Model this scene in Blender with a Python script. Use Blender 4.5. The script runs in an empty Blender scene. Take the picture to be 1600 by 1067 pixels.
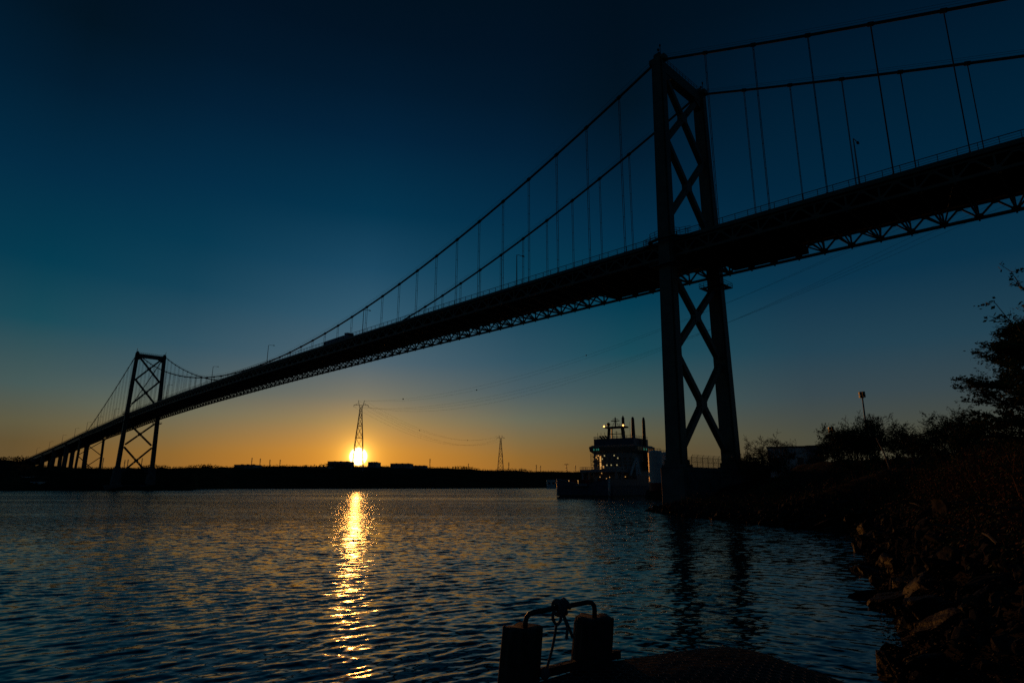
import bpy, math, random
import numpy as np
from mathutils import Vector, Matrix, Euler

random.seed(7)
rng = np.random.default_rng(11)
S = bpy.context.scene
C = S.collection
R = math.radians

# ------------------------------------------------------------------ camera
H = 4.02                                   # eye height above the water
F_PX, PITCH, ROLL = 952.5165, 0.23186, 0.0028
cam = bpy.data.cameras.new('camera')
cam.sensor_width = 36.0
cam.lens = F_PX / 1600 * 36.0
cam.clip_start, cam.clip_end = 0.1, 20000
co = bpy.data.objects.new('camera', cam)
co.matrix_world = Matrix.Translation((0, 0, H)) @ Matrix.Rotation(math.pi / 2 + PITCH, 4, 'X') @ Matrix.Rotation(ROLL, 4, 'Z')
C.objects.link(co)
S.camera = co

# ------------------------------------------------------------------ light
SUN_EL, SUN_AZ = R(2.5), R(-13.9)          # azimuth from +Y towards +X
sun_dir = Vector((math.sin(SUN_AZ) * math.cos(SUN_EL), math.cos(SUN_AZ) * math.cos(SUN_EL), math.sin(SUN_EL)))
sl = bpy.data.lights.new('sun', 'SUN')
sl.energy, sl.angle, sl.color = 0.6, R(0.53), (1.0, 0.36, 0.06)
so = bpy.data.objects.new('sun', sl)
so.rotation_euler = (-sun_dir).to_track_quat('-Z', 'Y').to_euler()
so.location = (0, 0, 200)
C.objects.link(so)

W = bpy.data.worlds.new('World')
S.world = W
W.use_nodes = True
wn, wl = W.node_tree.nodes, W.node_tree.links
wn.clear()


def srgb(c):
    return tuple((v / 255 / 12.92 if v / 255 <= 0.04045 else ((v / 255 + 0.055) / 1.055) ** 2.4) for v in c)


def wnode(t, **k):
    n = wn.new(t)
    for a, v in k.items():
        setattr(n, a, v)
    return n


def wmath(op, a, b=None, c=None, clamp=False):
    n = wnode('ShaderNodeMath', operation=op)
    n.use_clamp = clamp
    for i, v in enumerate((a, b, c)):
        if v is None:
            continue
        if isinstance(v, (int, float)):
            n.inputs[i].default_value = v
        else:
            wl.new(v, n.inputs[i])
    return n.outputs[0]


tc = wnode('ShaderNodeTexCoord')
nrm = wnode('ShaderNodeVectorMath', operation='NORMALIZE')
wl.new(tc.outputs['Generated'], nrm.inputs[0])
sep = wnode('ShaderNodeSeparateXYZ')
wl.new(nrm.outputs[0], sep.inputs[0])
el = wmath('ARCSINE', sep.outputs['Z'])
eln = wmath('DIVIDE', el, R(60), clamp=True)          # 0 at the horizon, 1 at 60 degrees up
hyp = wmath('SQRT', wmath('SUBTRACT', 1.0001, wmath('MULTIPLY', sep.outputs['Z'], sep.outputs['Z'])))
cosaz = wmath('DIVIDE', wmath('ADD', wmath('MULTIPLY', sep.outputs['X'], math.sin(SUN_AZ)),
                              wmath('MULTIPLY', sep.outputs['Y'], math.cos(SUN_AZ))), hyp)
cosaz = wmath('MINIMUM', wmath('MAXIMUM', cosaz, -1.0), 1.0)
daz = wmath('ARCCOSINE', cosaz)


def ramp(stops):
    n = wnode('ShaderNodeValToRGB')
    cr = n.color_ramp
    cr.interpolation = 'LINEAR'
    while len(cr.elements) < len(stops):
        cr.elements.new(0.5)
    for e, (deg, c) in zip(cr.elements, stops):
        e.position = deg / 60
    for e, (deg, c) in zip(cr.elements, stops):
        e.color = (*srgb(c), 1)
    wl.new(eln, n.inputs[0])
    return n.outputs[0]


SKY_SUN = [(0, (222, 134, 34)), (3, (212, 142, 50)), (5.5, (164, 134, 82)), (7.8, (118, 117, 102)), (11, (78, 101, 113)),
           (15, (50, 90, 111)), (19.5, (24, 72, 98)), (24.5, (0, 52, 78)), (31, (0, 34, 59)), (35, (0, 25, 46)), (39, (0, 18, 35)), (43, (0, 15, 29)), (60, (0, 9, 18))]
SKY_NEAR = [(0, (150, 98, 38)), (2.5, (142, 103, 48)), (4, (126, 106, 68)), (6, (104, 107, 90)), (8.5, (72, 92, 98)), (11.5, (46, 82, 98)), (16, (16, 66, 88)),
            (20, (2, 56, 80)), (25, (0, 44, 70)), (31, (0, 30, 53)), (35, (0, 22, 41)), (39, (0, 17, 34)), (43, (0, 15, 29)), (60, (0, 9, 18))]
SKY_MID = [(0, (108, 80, 44)), (3, (98, 81, 50)), (4.5, (95, 90, 66)), (7.2, (70, 90, 88)), (12, (22, 74, 88)),
           (16.5, (0, 59, 80)), (23, (0, 43, 68)), (29.5, (0, 27, 47)), (34, (0, 18, 32)), (38, (0, 15, 29)), (43, (0, 13, 26)), (60, (0, 8, 16))]
SKY_SIDE = [(0, (88, 78, 56)), (4.2, (76, 77, 64)), (7.5, (56, 72, 78)), (11.3, (34, 66, 82)), (17, (8, 50, 73)),
            (25, (0, 36, 59)), (35, (0, 23, 42)), (39.5, (0, 17, 32)), (44, (0, 14, 27)), (50, (0, 11, 21)), (60, (0, 8, 16))]
SKY_BACK = [(0, (40, 42, 46)), (8, (22, 40, 54)), (20, (0, 28, 46)), (40, (0, 12, 24)), (60, (0, 8, 16))]


def wmix(f, a, b):
    n = wnode('ShaderNodeMix', data_type='RGBA')
    wl.new(f, n.inputs[0])
    wl.new(a, n.inputs[6])
    wl.new(b, n.inputs[7])
    return n.outputs[2]


def mrange(v, a, b):
    n = wnode('ShaderNodeMapRange', interpolation_type='SMOOTHSTEP')
    wl.new(v, n.inputs[0])
    n.inputs[1].default_value, n.inputs[2].default_value = a, b
    return n.outputs[0]


def mlin(v, a, b):
    n = wnode('ShaderNodeMapRange')
    wl.new(v, n.inputs[0])
    n.inputs[1].default_value, n.inputs[2].default_value = a, b
    return n.outputs[0]


skyc = wmix(mlin(daz, R(0), R(15)), ramp(SKY_SUN), ramp(SKY_NEAR))
skyc = wmix(mlin(daz, R(15), R(25)), skyc, ramp(SKY_MID))
skyc = wmix(mlin(daz, R(25), R(40)), skyc, ramp(SKY_SIDE))
skyc = wmix(mrange(daz, R(40), R(120)), skyc, ramp(SKY_BACK))
# the clear-sky model itself, low sun, mixed in
nish = wnode('ShaderNodeTexSky', sky_type='NISHITA')
nish.sun_disc = False
nish.sun_elevation, nish.sun_rotation = SUN_EL, SUN_AZ
nish.altitude, nish.air_density, nish.dust_density, nish.ozone_density = 0, 1.0, 1.0, 2.0
nsc = wnode('ShaderNodeVectorMath', operation='SCALE')
wl.new(nish.outputs[0], nsc.inputs[0])
nsc.inputs[3].default_value = 0.06
nmx = wnode('ShaderNodeMix', data_type='RGBA')
nmx.inputs[0].default_value = 0.985
wl.new(nsc.outputs[0], nmx.inputs[6])
wl.new(skyc, nmx.inputs[7])
skyc = nmx.outputs[2]
# the sun's disc and the bright air round it
dotn = wnode('ShaderNodeVectorMath', operation='DOT_PRODUCT')
wl.new(nrm.outputs[0], dotn.inputs[0])
dotn.inputs[1].default_value = sun_dir
ang = wmath('ARCCOSINE', wmath('MINIMUM', dotn.outputs['Value'], 1.0))
aur = wmath('MULTIPLY', wmath('EXPONENT', wmath('DIVIDE', ang, -R(1.6))), 0.75)
aur2 = wmath('MULTIPLY', wmath('EXPONENT', wmath('DIVIDE', ang, -R(0.42))), 7.0)


def tint(v, c):
    n = wnode('ShaderNodeVectorMath', operation='SCALE')
    n.inputs[0].default_value = c
    wl.new(v, n.inputs[3])
    return n.outputs[0]


def vadd(a, b):
    n = wnode('ShaderNodeVectorMath', operation='ADD')
    wl.new(a, n.inputs[0])
    wl.new(b, n.inputs[1])
    return n.outputs[0]


disc = wmath('MULTIPLY', wmath('SUBTRACT', 1.0, mrange(ang, R(0.62), R(0.86))), 9.0)
tot = vadd(vadd(vadd(skyc, tint(aur, (1.0, 0.5, 0.06))), tint(aur2, (1.0, 0.56, 0.11))), tint(disc, (1.0, 0.60, 0.22)))
bg = wnode('ShaderNodeBackground')
wl.new(tot, bg.inputs[0])
bg.inputs[1].default_value = 1.0
wo = wnode('ShaderNodeOutputWorld')
wl.new(bg.outputs[0], wo.inputs[0])

S.view_settings.view_transform = 'Standard'
S.view_settings.look = 'None'
S.view_settings.exposure = 0
S.view_settings.gamma = 1
S.cycles.max_bounces = 4
S.cycles.diffuse_bounces = 2
S.cycles.glossy_bounces = 3
S.cycles.transmission_bounces = 2
S.cycles.caustics_reflective = False
S.cycles.caustics_refractive = False
S.cycles.use_denoising = False
S.cycles.sample_clamp_direct = 25

# ------------------------------------------------------------------ helpers
COSP, SINP = math.cos(PITCH), math.sin(PITCH)


def ray(px, py):
    X, Y = px - 800, py - 533.5
    cr, sr = math.cos(-ROLL), math.sin(-ROLL)
    u, v = (X * cr - Y * sr) / F_PX, -(X * sr + Y * cr) / F_PX
    return Vector((u, COSP - v * SINP, SINP + v * COSP))


def at(px, py, D):                          # the point D metres ahead seen at that place in the photo
    r = ray(px, py)
    return r * (D / r.y) + Vector((0, 0, H))


def atz(px, py, z):
    r = ray(px, py)
    return r * ((z - H) / r.z) + Vector((0, 0, H))


class MB:
    def __init__(self):
        self.v, self.f, self.m = [], [], []
        self.mi = 0

    def add(self, vs, fs):
        n = len(self.v)
        self.v.extend([tuple(p) for p in vs])
        self.f.extend([tuple(i + n for i in f) for f in fs])
        self.m.extend([self.mi] * len(fs))

    def box(self, x0, x1, y0, y1, z0, z1):
        self.add([(x0, y0, z0), (x1, y0, z0), (x1, y1, z0), (x0, y1, z0), (x0, y0, z1), (x1, y0, z1), (x1, y1, z1), (x0, y1, z1)],
                 [(3, 2, 1, 0), (4, 5, 6, 7), (0, 1, 5, 4), (1, 2, 6, 5), (2, 3, 7, 6), (3, 0, 4, 7)])

    def beam(self, p, q, w, h, up=(0, 0, 1)):
        p, q = Vector(p), Vector(q)
        d = q - p
        if d.length < 1e-6:
            return
        d.normalize()
        u = Vector(up)
        s = d.cross(u)
        if s.length < 1e-4:
            s = d.cross(Vector((1, 0, 0)))
        s.normalize()
        u = s.cross(d)
        a, b = s * w / 2, u * h / 2
        vs = [p - a - b, p + a - b, p + a + b, p - a + b, q - a - b, q + a - b, q + a + b, q - a + b]
        self.add(vs, [(3, 2, 1, 0), (4, 5, 6, 7), (0, 1, 5, 4), (1, 2, 6, 5), (2, 3, 7, 6), (3, 0, 4, 7)])

    def tube(self, pts, rad, n=6, cap=True):
        pts = [Vector(p) for p in pts]
        if isinstance(rad, (int, float)):
            rad = [rad] * len(pts)
        rings = []
        ref = None
        for i, p in enumerate(pts):
            d = (pts[min(i + 1, len(pts) - 1)] - pts[max(i - 1, 0)])
            if d.length < 1e-9:
                d = Vector((0, 0, 1))
            d.normalize()
            if ref is None:
                ref = d.cross(Vector((0, 0, 1)))
                if ref.length < 1e-3:
                    ref = d.cross(Vector((1, 0, 0)))
            s = ref - d * ref.dot(d)
            if s.length < 1e-6:
                s = d.orthogonal()
            s.normalize()
            ref = s
            t = d.cross(s)
            rings.append([p + (s * math.cos(2 * math.pi * k / n) + t * math.sin(2 * math.pi * k / n)) * rad[i] for k in range(n)])
        vs = [v for r_ in rings for v in r_]
        fs = []
        for i in range(len(pts) - 1):
            for k in range(n):
                a, b = i * n + k, i * n + (k + 1) % n
                fs.append((a, b, b + n, a + n))
        if cap:
            fs.append(tuple(range(n))[::-1])
            fs.append(tuple((len(pts) - 1) * n + k for k in range(n)))
        self.add(vs, fs)

    def prism(self, poly, z0, z1):          # extruded outline, counter-clockwise
        n = len(poly)
        g0 = z0 if callable(z0) else (lambda x, y: z0)
        g1 = z1 if callable(z1) else (lambda x, y: z1)
        vs = [(x, y, g0(x, y)) for x, y in poly] + [(x, y, g1(x, y)) for x, y in poly]
        fs = [tuple(range(n))[::-1], tuple(range(n, 2 * n))] + [(i, (i + 1) % n, (i + 1) % n + n, i + n) for i in range(n)]
        self.add(vs, fs)

    def lathe(self, prof, n=16, c=(0, 0, 0)):
        vs = []
        for r_, z in prof:
            for k in range(n):
                a = 2 * math.pi * k / n
                vs.append((c[0] + r_ * math.cos(a), c[1] + r_ * math.sin(a), c[2] + z))
        fs = []
        for i in range(len(prof) - 1):
            for k in range(n):
                a, b = i * n + k, i * n + (k + 1) % n
                fs.append((a, b, b + n, a + n))
        fs.append(tuple(range(n))[::-1])
        fs.append(tuple((len(prof) - 1) * n + k for k in range(n)))
        self.add(vs, fs)

    def loft(self, rings):
        n = len(rings[0])
        vs = [p for r_ in rings for p in r_]
        fs = []
        for i in range(len(rings) - 1):
            for k in range(n):
                a, b = i * n + k, i * n + (k + 1) % n
                fs.append((a, b, b + n, a + n))
        fs.append(tuple(range(n))[::-1])
        fs.append(tuple((len(rings) - 1) * n + k for k in range(n)))
        self.add(vs, fs)

    def build(self, name, mat, parent=None, smooth=False, off=None):
        me = bpy.data.meshes.new(name)
        v = self.v
        if off is not None:
            v = [(a - off[0], b - off[1], c - off[2]) for a, b, c in v]
        me.from_pydata(v, [], self.f)
        mats = mat if isinstance(mat, (list, tuple)) else [mat]
        for m_ in mats:
            me.materials.append(m_)
        if len(mats) > 1:
            me.polygons.foreach_set('material_index', self.m)
        if smooth:
            me.polygons.foreach_set('use_smooth', [True] * len(me.polygons))
        me.update()
        o = bpy.data.objects.new(name, me)
        C.objects.link(o)
        if parent is not None:
            o.parent = parent
        if off is not None and parent is None:
            o.location = off
        return o


def empty(name, loc, rz=0.0):
    o = bpy.data.objects.new(name, None)
    o.location = loc
    o.rotation_euler = (0, 0, rz)
    o.empty_display_size = 0.5
    C.objects.link(o)
    return o


def tag(o, label=None, cat=None, group=None, kind=None):
    if label:
        o['label'] = label
    if cat:
        o['category'] = cat
    if group:
        o['group'] = group
    if kind:
        o['kind'] = kind
    return o


def kids(o):
    return [c for c in bpy.data.objects if c.parent == o]


def copy_tree(o, parent=None):
    ch = kids(o)
    c = o.copy()
    C.objects.link(c)
    c.parent = parent
    for k in ch:
        copy_tree(k, c)
    return c


# ------------------------------------------------------------------ materials
def mat(name, col, rough=0.7, metal=0.0, var=0.3, scale=3.0, bump=0.0, spec=0.5, emit=None, col2=None):
    m = bpy.data.materials.new(name)
    m.use_nodes = True
    nt = m.node_tree
    b = nt.nodes['Principled BSDF']
    b.inputs['Roughness'].default_value = rough
    b.inputs['Metallic'].default_value = metal
    b.inputs['Specular IOR Level'].default_value = spec
    g = nt.nodes.new('ShaderNodeNewGeometry')
    nz = nt.nodes.new('ShaderNodeTexNoise')
    nz.inputs['Scale'].default_value = scale
    nz.inputs['Detail'].default_value = 6
    nt.links.new(g.outputs['Position'], nz.inputs['Vector'])
    rp = nt.nodes.new('ShaderNodeValToRGB')
    rp.color_ramp.elements[0].position = 0.3
    rp.color_ramp.elements[1].position = 0.7
    c2 = col2 if col2 else tuple(min(1, v * (1 + var)) for v in col)
    rp.color_ramp.elements[0].color = (*[v * (1 - var) for v in col], 1)
    rp.color_ramp.elements[1].color = (*c2, 1)
    nt.links.new(nz.outputs['Fac'], rp.inputs[0])
    nt.links.new(rp.outputs[0], b.inputs['Base Color'])
    if bump:
        bp = nt.nodes.new('ShaderNodeBump')
        bp.inputs['Strength'].default_value = bump
        bp.inputs['Distance'].default_value = 0.05
        nt.links.new(nz.outputs['Fac'], bp.inputs['Height'])
        nt.links.new(bp.outputs[0], b.inputs['Normal'])
    if emit:
        b.inputs['Emission Color'].default_value = (*emit[0], 1)
        b.inputs['Emission Strength'].default_value = emit[1]
    return m


M = dict(
    steel=mat('bridge_paint', (0.062, 0.085, 0.066), 0.55, var=0.35, scale=0.6),
    cable=mat('cable_paint', (0.05, 0.056, 0.052), 0.9, spec=0.1),
    asphalt=mat('asphalt', (0.05, 0.05, 0.05), 0.9),
    concrete=mat('concrete', (0.15, 0.145, 0.135), 0.9, var=0.35, scale=0.5, bump=0.3),
    galv=mat('galvanised_steel', (0.22, 0.23, 0.24), 0.5, 0.6),
    dark=mat('dark_metal', (0.03, 0.032, 0.034), 0.5, 0.3),
    white=mat('white_paint', (0.72, 0.72, 0.70), 0.45, var=0.12, scale=0.8),
    offwhite=mat('ship_white_paint', (0.27, 0.27, 0.24), 0.55, var=0.25, scale=0.6),
    buff=mat('grey_paint', (0.35, 0.36, 0.35), 0.5, var=0.2),
    red=mat('red_hull_paint', (0.34, 0.03, 0.02), 0.45, var=0.3, scale=0.5),
    bluehull=mat('blue_hull_paint', (0.06, 0.10, 0.16), 0.45, var=0.3, scale=0.5),
    black=mat('black_paint', (0.02, 0.02, 0.022), 0.5),
    glass=mat('dark_glass', (0.015, 0.02, 0.022), 0.08, var=0.1),
    lamp=mat('lamp_glow', (0.8, 0.6, 0.3), 0.5, emit=((1.0, 0.40, 0.10), 5.0)),
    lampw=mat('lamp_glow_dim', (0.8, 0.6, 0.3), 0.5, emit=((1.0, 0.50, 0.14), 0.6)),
    winy=mat('lit_window', (0.5, 0.45, 0.3), 0.4, emit=((1.0, 0.80, 0.36), 0.36)),
    wing=mat('green_screen_glow', (0.1, 0.3, 0.2), 0.4, emit=((0.12, 0.75, 0.50), 0.13)),
    brick=mat('brown_wall', (0.16, 0.10, 0.07), 0.9),
    greywall=mat('grey_wall', (0.30, 0.31, 0.33), 0.8, var=0.2),
    roof=mat('dark_roof', (0.06, 0.06, 0.06), 0.8),
    bark=mat('bark', (0.07, 0.055, 0.04), 0.9, scale=20, bump=0.4),
    leaf=mat('young_leaf', (0.06, 0.085, 0.02), 0.7, var=0.5, scale=2.0, spec=0.2),
    twig=mat('twig', (0.06, 0.045, 0.03), 0.9),
    brush=mat('dry_brush', (0.18, 0.085, 0.035), 0.9, var=0.5, scale=1.2, spec=0.1),
    woods=mat('distant_wood', (0.035, 0.035, 0.02), 0.95, var=0.4, scale=0.05, spec=0.0),
    hill=mat('hill_ground', (0.06, 0.055, 0.03), 0.95, var=0.4, scale=0.02, spec=0.0),
    soil=mat('bank_soil', (0.03, 0.022, 0.013), 0.95, var=0.4, scale=0.8, bump=0.6, spec=0.1),
    weed=mat('wet_rockweed', (0.012, 0.008, 0.0035), 0.6, var=0.6, scale=9, bump=0.8, spec=0.08),
    wood=mat('weathered_wood', (0.055, 0.045, 0.035), 0.85, var=0.4, scale=14, bump=0.5),
    rope=mat('rope', (0.14, 0.15, 0.15), 0.9, scale=60, bump=0.5),
    net=mat('wire_net', (0.12, 0.12, 0.12), 0.6, 0.5),
    tarp=mat('dark_tarp', (0.02, 0.021, 0.023), 0.8, spec=0.15, scale=4, bump=0.4),
    truckblue=mat('blue_truck_paint', (0.05, 0.09, 0.22), 0.4),
    rubber=mat('rubber', (0.02, 0.02, 0.02), 0.8),
)


def rock_mat():
    m = mat('rock', (0.034, 0.032, 0.029), 0.9, spec=0.05, var=0.6, scale=2.2, bump=0.7)
    return m


M['rock'] = rock_mat()


def water_mat():
    m = bpy.data.materials.new('harbour_water')
    m.use_nodes = True
    nt = m.node_tree
    N, L = nt.nodes, nt.links
    b = N['Principled BSDF']
    b.inputs['Base Color'].default_value = (0.004, 0.010, 0.013, 1)
    b.inputs['Roughness'].default_value = 0.07
    b.inputs['IOR'].default_value = 1.333
    g = N.new('ShaderNodeNewGeometry')
    mp = N.new('ShaderNodeMapping')
    mp.inputs['Rotation'].default_value = (0, 0, R(14))
    mp.inputs['Scale'].default_value = (0.55, 1.0, 1.0)
    L.new(g.outputs['Position'], mp.inputs['Vector'])

    def noise(sc, det, dist=0.0, vec=mp.outputs[0]):
        n = N.new('ShaderNodeTexNoise')
        n.inputs['Scale'].default_value = sc
        n.inputs['Detail'].default_value = det
        n.inputs['Distortion'].default_value = dist
        L.new(vec, n.inputs['Vector'])
        return n.outputs['Fac']

    # calm and ruffled lanes
    mp2 = N.new('ShaderNodeMapping')
    mp2.inputs['Scale'].default_value = (0.006, 0.028, 1.0)
    L.new(g.outputs['Position'], mp2.inputs['Vector'])
    lane = noise(1.0, 3, 0.5, mp2.outputs[0])
    mr = N.new('ShaderNodeMapRange')
    mr.inputs[1].default_value, mr.inputs[2].default_value = 0.35, 0.65
    mr.inputs[3].default_value, mr.inputs[4].default_value = 0.5, 2.1
    L.new(lane, mr.inputs[0])

    sp = N.new('ShaderNodeSeparateXYZ')
    L.new(g.outputs['Position'], sp.inputs[0])
    fe = N.new('ShaderNodeMapRange')
    fe.interpolation_type = 'SMOOTHSTEP'
    fe.inputs[1].default_value, fe.inputs[2].default_value = 14, 100
    fe.inputs[3].default_value, fe.inputs[4].default_value = 0.22, 1.0
    L.new(sp.outputs['Y'], fe.inputs[0])
    ml = N.new('ShaderNodeMath')
    ml.operation = 'MULTIPLY'
    le = N.new('ShaderNodeMapRange')
    le.interpolation_type = 'SMOOTHSTEP'
    le.inputs[1].default_value, le.inputs[2].default_value = 0, 14
    le.inputs[3].default_value, le.inputs[4].default_value = 1.0, 0.45
    L.new(sp.outputs['X'], le.inputs[0])
    m0 = N.new('ShaderNodeMath')
    m0.operation = 'MULTIPLY'
    L.new(fe.outputs[0], m0.inputs[0])
    L.new(le.outputs[0], m0.inputs[1])
    L.new(m0.outputs[0], ml.inputs[0])
    L.new(mr.outputs[0], ml.inputs[1])

    def vm(op, a, b=None, sc=None):
        n = N.new('ShaderNodeVectorMath')
        n.operation = op
        for q, v in ((0, a), (1, b)):
            if v is None:
                continue
            if isinstance(v, tuple):
                n.inputs[q].default_value = v
            else:
                L.new(v, n.inputs[q])
        if sc is not None:
            if isinstance(sc, float):
                n.inputs['Scale'].default_value = sc
            else:
                L.new(sc, n.inputs['Scale'])
        return n.outputs[0]

    # ripple slopes too fine for the mesh
    tot = None
    for sc, det, amp in ((0.9, 2, 0.62), (3.2, 3, 1.25), (11.0, 1, 0.45)):
        t = N.new('ShaderNodeTexNoise')
        t.inputs['Scale'].default_value = sc
        t.inputs['Detail'].default_value = det
        t.inputs['Distortion'].default_value = 0.3
        L.new(mp.outputs[0], t.inputs['Vector'])
        v = vm('MULTIPLY', vm('SUBTRACT', t.outputs['Color'], (0.5, 0.5, 0.5)), (1.05 * amp, 1.0 * amp, 0.0))
        tot = v if tot is None else vm('ADD', tot, v)
    nn = vm('NORMALIZE', vm('ADD', g.outputs['Normal'], vm('SCALE', tot, sc=ml.outputs[0])))
    L.new(nn, b.inputs['Normal'])
    return m


M['water'] = water_mat()

# ------------------------------------------------------------------ water: real waves near, rippled sheet to the horizon
def build_water():
    fine = np.radians(np.arange(-46, 50.01, 0.115))
    coarse = np.radians(np.arange(56, 310, 6.0))
    th = np.concatenate([fine, coarse])
    r1 = np.exp(np.linspace(np.log(7.0), np.log(420), 1250))
    rr = np.concatenate([[1.0, 3.0, 5.0], r1, np.exp(np.linspace(np.log(440), np.log(9000), 40))])
    nr, na = len(rr), len(th)
    T, RR = np.meshgrid(th, rr)
    X, Y = RR * np.sin(T), RR * np.cos(T)
    dr = np.gradient(rr)
    rg = np.random.default_rng(5)
    Z = np.zeros_like(X)
    n = 120
    lam = np.exp(rg.uniform(np.log(0.19), np.log(1.15), n))
    lam[:6] = rg.uniform(3, 7, 6)
    main = rg.random(n) < 0.62
    dirs = np.where(main, rg.normal(R(146), R(25), n), rg.normal(R(211), R(24), n))   # two systems, both travelling towards the eye
    sx = np.clip((X / (Y + 2) + 0.08) / 0.40, 0, 1) * (Y > 0)
    ph = rg.uniform(0, 2 * math.pi, n)
    sig = 0.092
    for i in range(n):
        k = 2 * math.pi / lam[i]
        a = sig * math.sqrt(2 / n) / k
        if i < 6:
            a *= 0.28
        fade = np.clip(lam[i] / (dr * 3.2) - 1.0, 0, 1)
        if not fade.any():
            continue
        p = k * (X * math.sin(dirs[i]) + Y * math.cos(dirs[i])) + ph[i]
        s = np.sin(p)
        Z += (a * fade)[:, None] * (s + 0.26 * np.cos(2 * p)) * ((1.15 - 0.80 * sx) if main[i] else (0.3 + 0.70 * sx))
    inner = (rr > 6.5).astype(float)[:, None]
    ang_ok = np.ones(na)
    ang_ok[len(fine):] = 0
    Z *= inner * ang_ok[None, :]
    V = np.stack([X, Y, Z], -1).reshape(-1, 3)
    i = np.arange(nr - 1)[:, None]
    j = np.arange(na)[None, :]
    a = i * na + j
    b = i * na + (j + 1) % na
    F = np.stack([a, a + na, b + na, b], -1).reshape(-1, 4)
    me = bpy.data.meshes.new('water')
    me.vertices.add(len(V))
    me.vertices.foreach_set('co', V.ravel())
    me.loops.add(F.size)
    me.loops.foreach_set('vertex_index', F.ravel().astype(np.int32))
    me.polygons.add(len(F))
    me.polygons.foreach_set('loop_start', np.arange(0, F.size, 4, dtype=np.int32))
    me.polygons.foreach_set('loop_total', np.full(len(F), 4, dtype=np.int32))
    me.polygons.foreach_set('use_smooth', np.ones(len(F), dtype=bool))
    me.update(calc_edges=True)
    # up-facing
    if me.polygons[len(F) // 2].normal.z < 0:
        me.flip_normals()
    me.materials.append(M['water'])
    o = bpy.data.objects.new('water', me)
    C.objects.link(o)
    tag(o, 'dark blue rippled harbour water with the sun glittering on it', 'water', kind='structure')


build_water()


def grid_mesh(name, P, mat_, smooth=True):
    nr, na = P.shape[:2]
    V = P.reshape(-1, 3)
    i = np.arange(nr - 1)[:, None]
    j = np.arange(na - 1)[None, :]
    a = (i * na + j)
    F = np.stack([a, a + 1, a + na + 1, a + na], -1).reshape(-1, 4)
    me = bpy.data.meshes.new(name)
    me.from_pydata(V.tolist(), [], F.tolist())
    me.materials.append(mat_)
    if smooth:
        me.polygons.foreach_set('use_smooth', [True] * len(me.polygons))
    me.update()
    if sum(p.normal.z for p in list(me.polygons)[::37]) < 0:
        me.flip_normals()
    o = bpy.data.objects.new(name, me)
    C.objects.link(o)
    return o


def smooth_noise(n, scale, seed, amp=1.0):
    rg = np.random.default_rng(seed)
    k = max(4, int(n / scale) + 3)
    p = rg.normal(0, 1, k)
    x = np.linspace(0, k - 1.001, n)
    i = x.astype(int)
    f = x - i
    f = f * f * (3 - 2 * f)
    return amp * (p[i] * (1 - f) + p[i + 1] * f)


# ------------------------------------------------------------------ far shore
PXs = np.arange(-500, 1500, 4.0)
SIL = np.interp(PXs, [-500, -60, 0, 25, 55, 100, 160, 240, 300, 360, 420, 500, 560, 620, 700, 740, 800, 870, 920, 1000, 1100, 1500],
                [700, 712, 719, 721, 729, 731, 732, 731, 730.5, 730, 729, 728.5, 728.5, 728.5, 731, 733, 735.5, 737, 738, 738, 737, 737])
RID = np.interp(PXs, [-500, 0, 290, 380, 560, 700, 800, 1500], [520, 560, 600, 900, 1150, 1600, 2000, 2100])
SHO = np.interp(PXs, [-500, 0, 200, 300, 312, 420, 560, 700, 800, 870, 1500], [330, 388, 408, 430, 560, 660, 735, 850, 940, 1120, 1200])
KU = 1.0 / (COSP + 0.2362 * SINP)


def far_xy(px, D):
    return D * (px - 800) / F_PX * KU


Zr = np.array([at(px, sy, rd).z for px, sy, rd in zip(PXs, SIL, RID)]) + smooth_noise(len(PXs), 5, 3, 0.5) * RID / 1000


def far_height(ci, s):
    p = min(1, s) ** 0.55 if s < 1 else 1 - 0.12 * (s - 1)
    return -1.2 + (Zr[ci] + 1.2) * p if s > 0 else -1.2


rows = list(np.linspace(0, 1, 26)) + [1.15, 1.4, 1.9]
P = np.zeros((len(rows), len(PXs), 3))
for ri, s in enumerate(rows):
    D = SHO + (RID - SHO) * s
    D = D + smooth_noise(len(PXs), 6, 50, 5.0) * (1 - min(1, s))
    z = -1.2 + (Zr + 1.2) * (s ** 0.55 if s < 1 else 1 - 0.12 * (s - 1)) + (smooth_noise(len(PXs), 3, 80 + ri, 0.8) if 0 < s < 1 else 0)
    P[ri, :, 0], P[ri, :, 1], P[ri, :, 2] = D * (PXs - 800) / F_PX * KU, D, z
o = grid_mesh('hills', P, M['hill'])
tag(o, 'long low dark wooded shore across the water', 'hills', kind='structure')


def far_ground(px, D):
    ci = int(np.clip((px - PXs[0]) / 4, 0, len(PXs) - 1))
    s = (D - SHO[ci]) / (RID[ci] - SHO[ci])
    return far_height(ci, s)


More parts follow.
